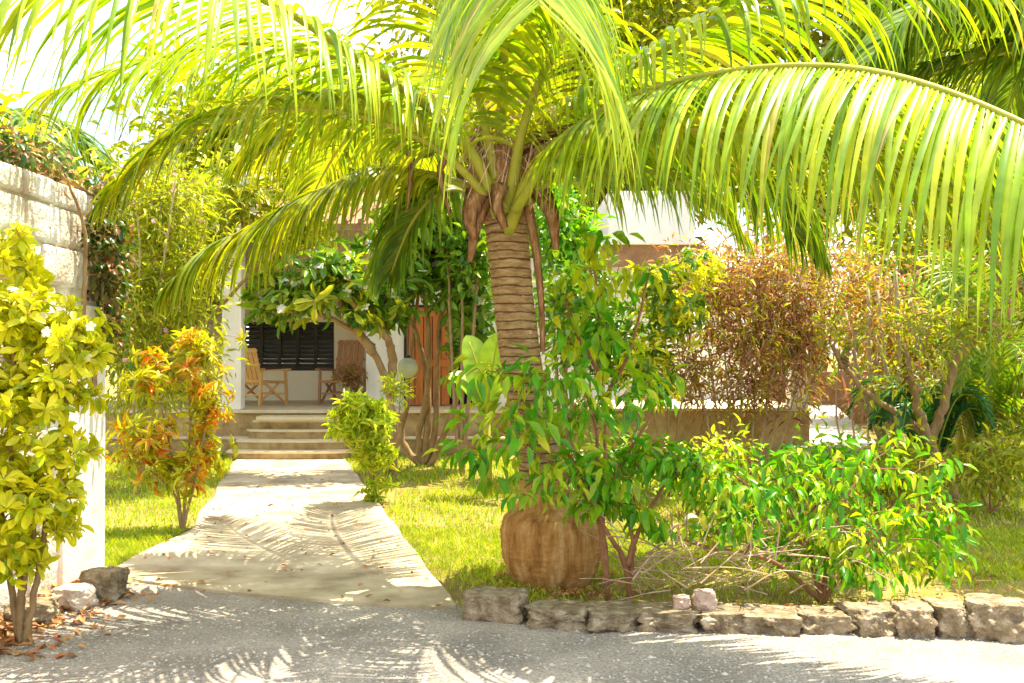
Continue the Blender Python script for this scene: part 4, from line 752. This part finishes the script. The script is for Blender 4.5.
# backdrop trees
def bgtree(base, h, r, mat, label, seed, n=260, L=.2, bot=.25, W=.4, T=T_SMALL, per=16, sp=.22):
    b0 = np.array(base, float); rs = np.random.RandomState(seed); cls = []
    for k in range(9):
        a = rs.rand()*6.283; q = rs.rand()**.5*.65; zc = h*(bot+(1-bot)*rs.uniform(.15,.88)); cls.append((b0+np.array([math.cos(a)*q*r, math.sin(a)*q*r, zc]), (r*.5,r*.5,h*.16), n//9))
    lim = [[b0, b0+(0,0,h*.3), c[0]*.5+(b0+np.array([0,0,h*.45]))*.5, c[0]] for c in cls[:6]]
    plant('garden_tree', label, 'tree', b0, lim, cls, dict(mat=mat,T=T,L=L,W=W,per=per,spread=sp), M['bark'], 'trees around the house', stem_r=.03*h**.7, seed=seed, part_stem='trunk', part_crown='crown', twig_r=.008)
bgtree((-6.0,11.0,0), 4.5, 2.0, M['lime'], 'yellow green tree rising behind the boundary wall at the far left', 51, 340)
bgtree((-6.6,17.5,0), 4.8, 2.4, M['olean'], 'pale leafy tree beside the left end of the house', 52, 420)
bgtree((-5.6,25,0), 10.2, 3.8, M['back'], 'tall tree behind the tiled roof on the left', 53, 760, .42, .3, sp=.34)
bgtree((-1.2,27,0), 14.5, 4.6, M['olean'], 'very tall tree behind the house left of the palm crown', 62, 760, .42, .3, sp=.34)
bgtree((3.0,25.5,0), 13.5, 4.6, M['back'], 'tall tree behind the house directly right of the palm crown', 54, 760, .42, .3, sp=.34)
bgtree((8.0,26,0), 14, 4.8, M['olean'], 'tall pale tree behind the terrace on the right', 55, 760, .42, .25, sp=.34)
bgtree((7.6,16.5,0), 6.8, 2.7, M['back'], 'dense tree right of the pale terrace slab', 56, 620, .22, .1)
bgtree((10.9,19.5,0), 7.5, 3.4, M['fran'], 'dark green tree at the far right beyond the areca palms', 57, 560, .26, .08)
bgtree((14,27,0), 14.5, 4.8, M['back'], 'tall tree in the far right background behind the dark tree', 63, 700, .42, .15, sp=.4)
bgtree((5.2,24.3,0), 4.2, 2.2, M['croton_g'], 'low yellowish tree beyond the far end of the terrace', 58, 420, .22, .1)
bgtree((8.3,13.2,0), 4.2, 1.6, M['fran'], 'slender tree at the right edge behind the areca clump', 59, 340, .18, .08)
bgtree((6.3,14.6,0), 3.2, 1.3, M['brownleaf'], 'brownish pink leaved tree behind the cycad', 60, 360, .14, .1)
bgtree((-10.5,20,0), 4.6, 2.8, M['olean'], 'distant low tree beyond the wall at the far left', 61, 300, .26, .15)

# ================================================================== LIGHT, SKY, CAMERA
SUN = nrm(np.array([.22,.16,.96]))
el = math.asin(SUN[2]); az = math.atan2(SUN[0], SUN[1])   # azimuth clockwise from +Y
ld = bpy.data.lights.new('sun','SUN'); ld.energy = 5.0; ld.angle = math.radians(.33); ld.color = (1,.88,.66)
lo = bpy.data.objects.new('sun', ld); COL.objects.link(lo); lo.rotation_euler = Vector(SUN).to_track_quat('Z','Y').to_euler()
wd_ = bpy.data.worlds.new('World'); scene.world = wd_; wd_.use_nodes = True; nt = wd_.node_tree; N = nt.nodes; L = nt.links; N.clear()
out = N.new('ShaderNodeOutputWorld'); bg = N.new('ShaderNodeBackground'); bg.inputs[1].default_value = .15
sk = N.new('ShaderNodeTexSky'); sk.sky_type = 'NISHITA'; sk.sun_disc = False; sk.sun_elevation = el; sk.sun_rotation = az; sk.air_density = 1.2; sk.dust_density = 2.5
tc = N.new('ShaderNodeTexCoord'); mp = N.new('ShaderNodeMapping'); mp.inputs['Scale'].default_value = (1,1,2.5); nz = N.new('ShaderNodeTexNoise'); nz.inputs['Scale'].default_value = 3.2; nz.inputs['Detail'].default_value = 7
L.new(tc.outputs['Generated'], mp.inputs[0]); L.new(mp.outputs[0], nz.inputs[0]); r = ramp(nt, [(0,0,0),(1,1,1)], [.44,.64]); L.new(nz.outputs[0], r.inputs[0])
mx = N.new('ShaderNodeMix'); mx.data_type = 'RGBA'; mx.inputs[7].default_value = (8,7.6,7.0,1); L.new(r.outputs[0], mx.inputs[0]); L.new(sk.outputs[0], mx.inputs[6]); L.new(mx.outputs[2], bg.inputs[0]); L.new(bg.outputs[0], out.inputs[0])
cd = bpy.data.cameras.new('camera'); cd.sensor_width = 36; cd.lens = 36*F/1024; cd.clip_end = 1500; cd.clip_start = .05
co = bpy.data.objects.new('camera', cd); COL.objects.link(co); co.location = (0,0,H); co.rotation_euler = (math.radians(90)+math.atan((YH-341.5)/F),0,0); scene.camera = co
vs = scene.view_settings; vs.view_transform = 'Standard'; vs.look = 'None'; vs.gamma = 1; vs.exposure = 1.5
cy = scene.cycles; cy.max_bounces = 8; cy.diffuse_bounces = 4; cy.transmission_bounces = 4; cy.glossy_bounces = 2; cy.use_denoising = True
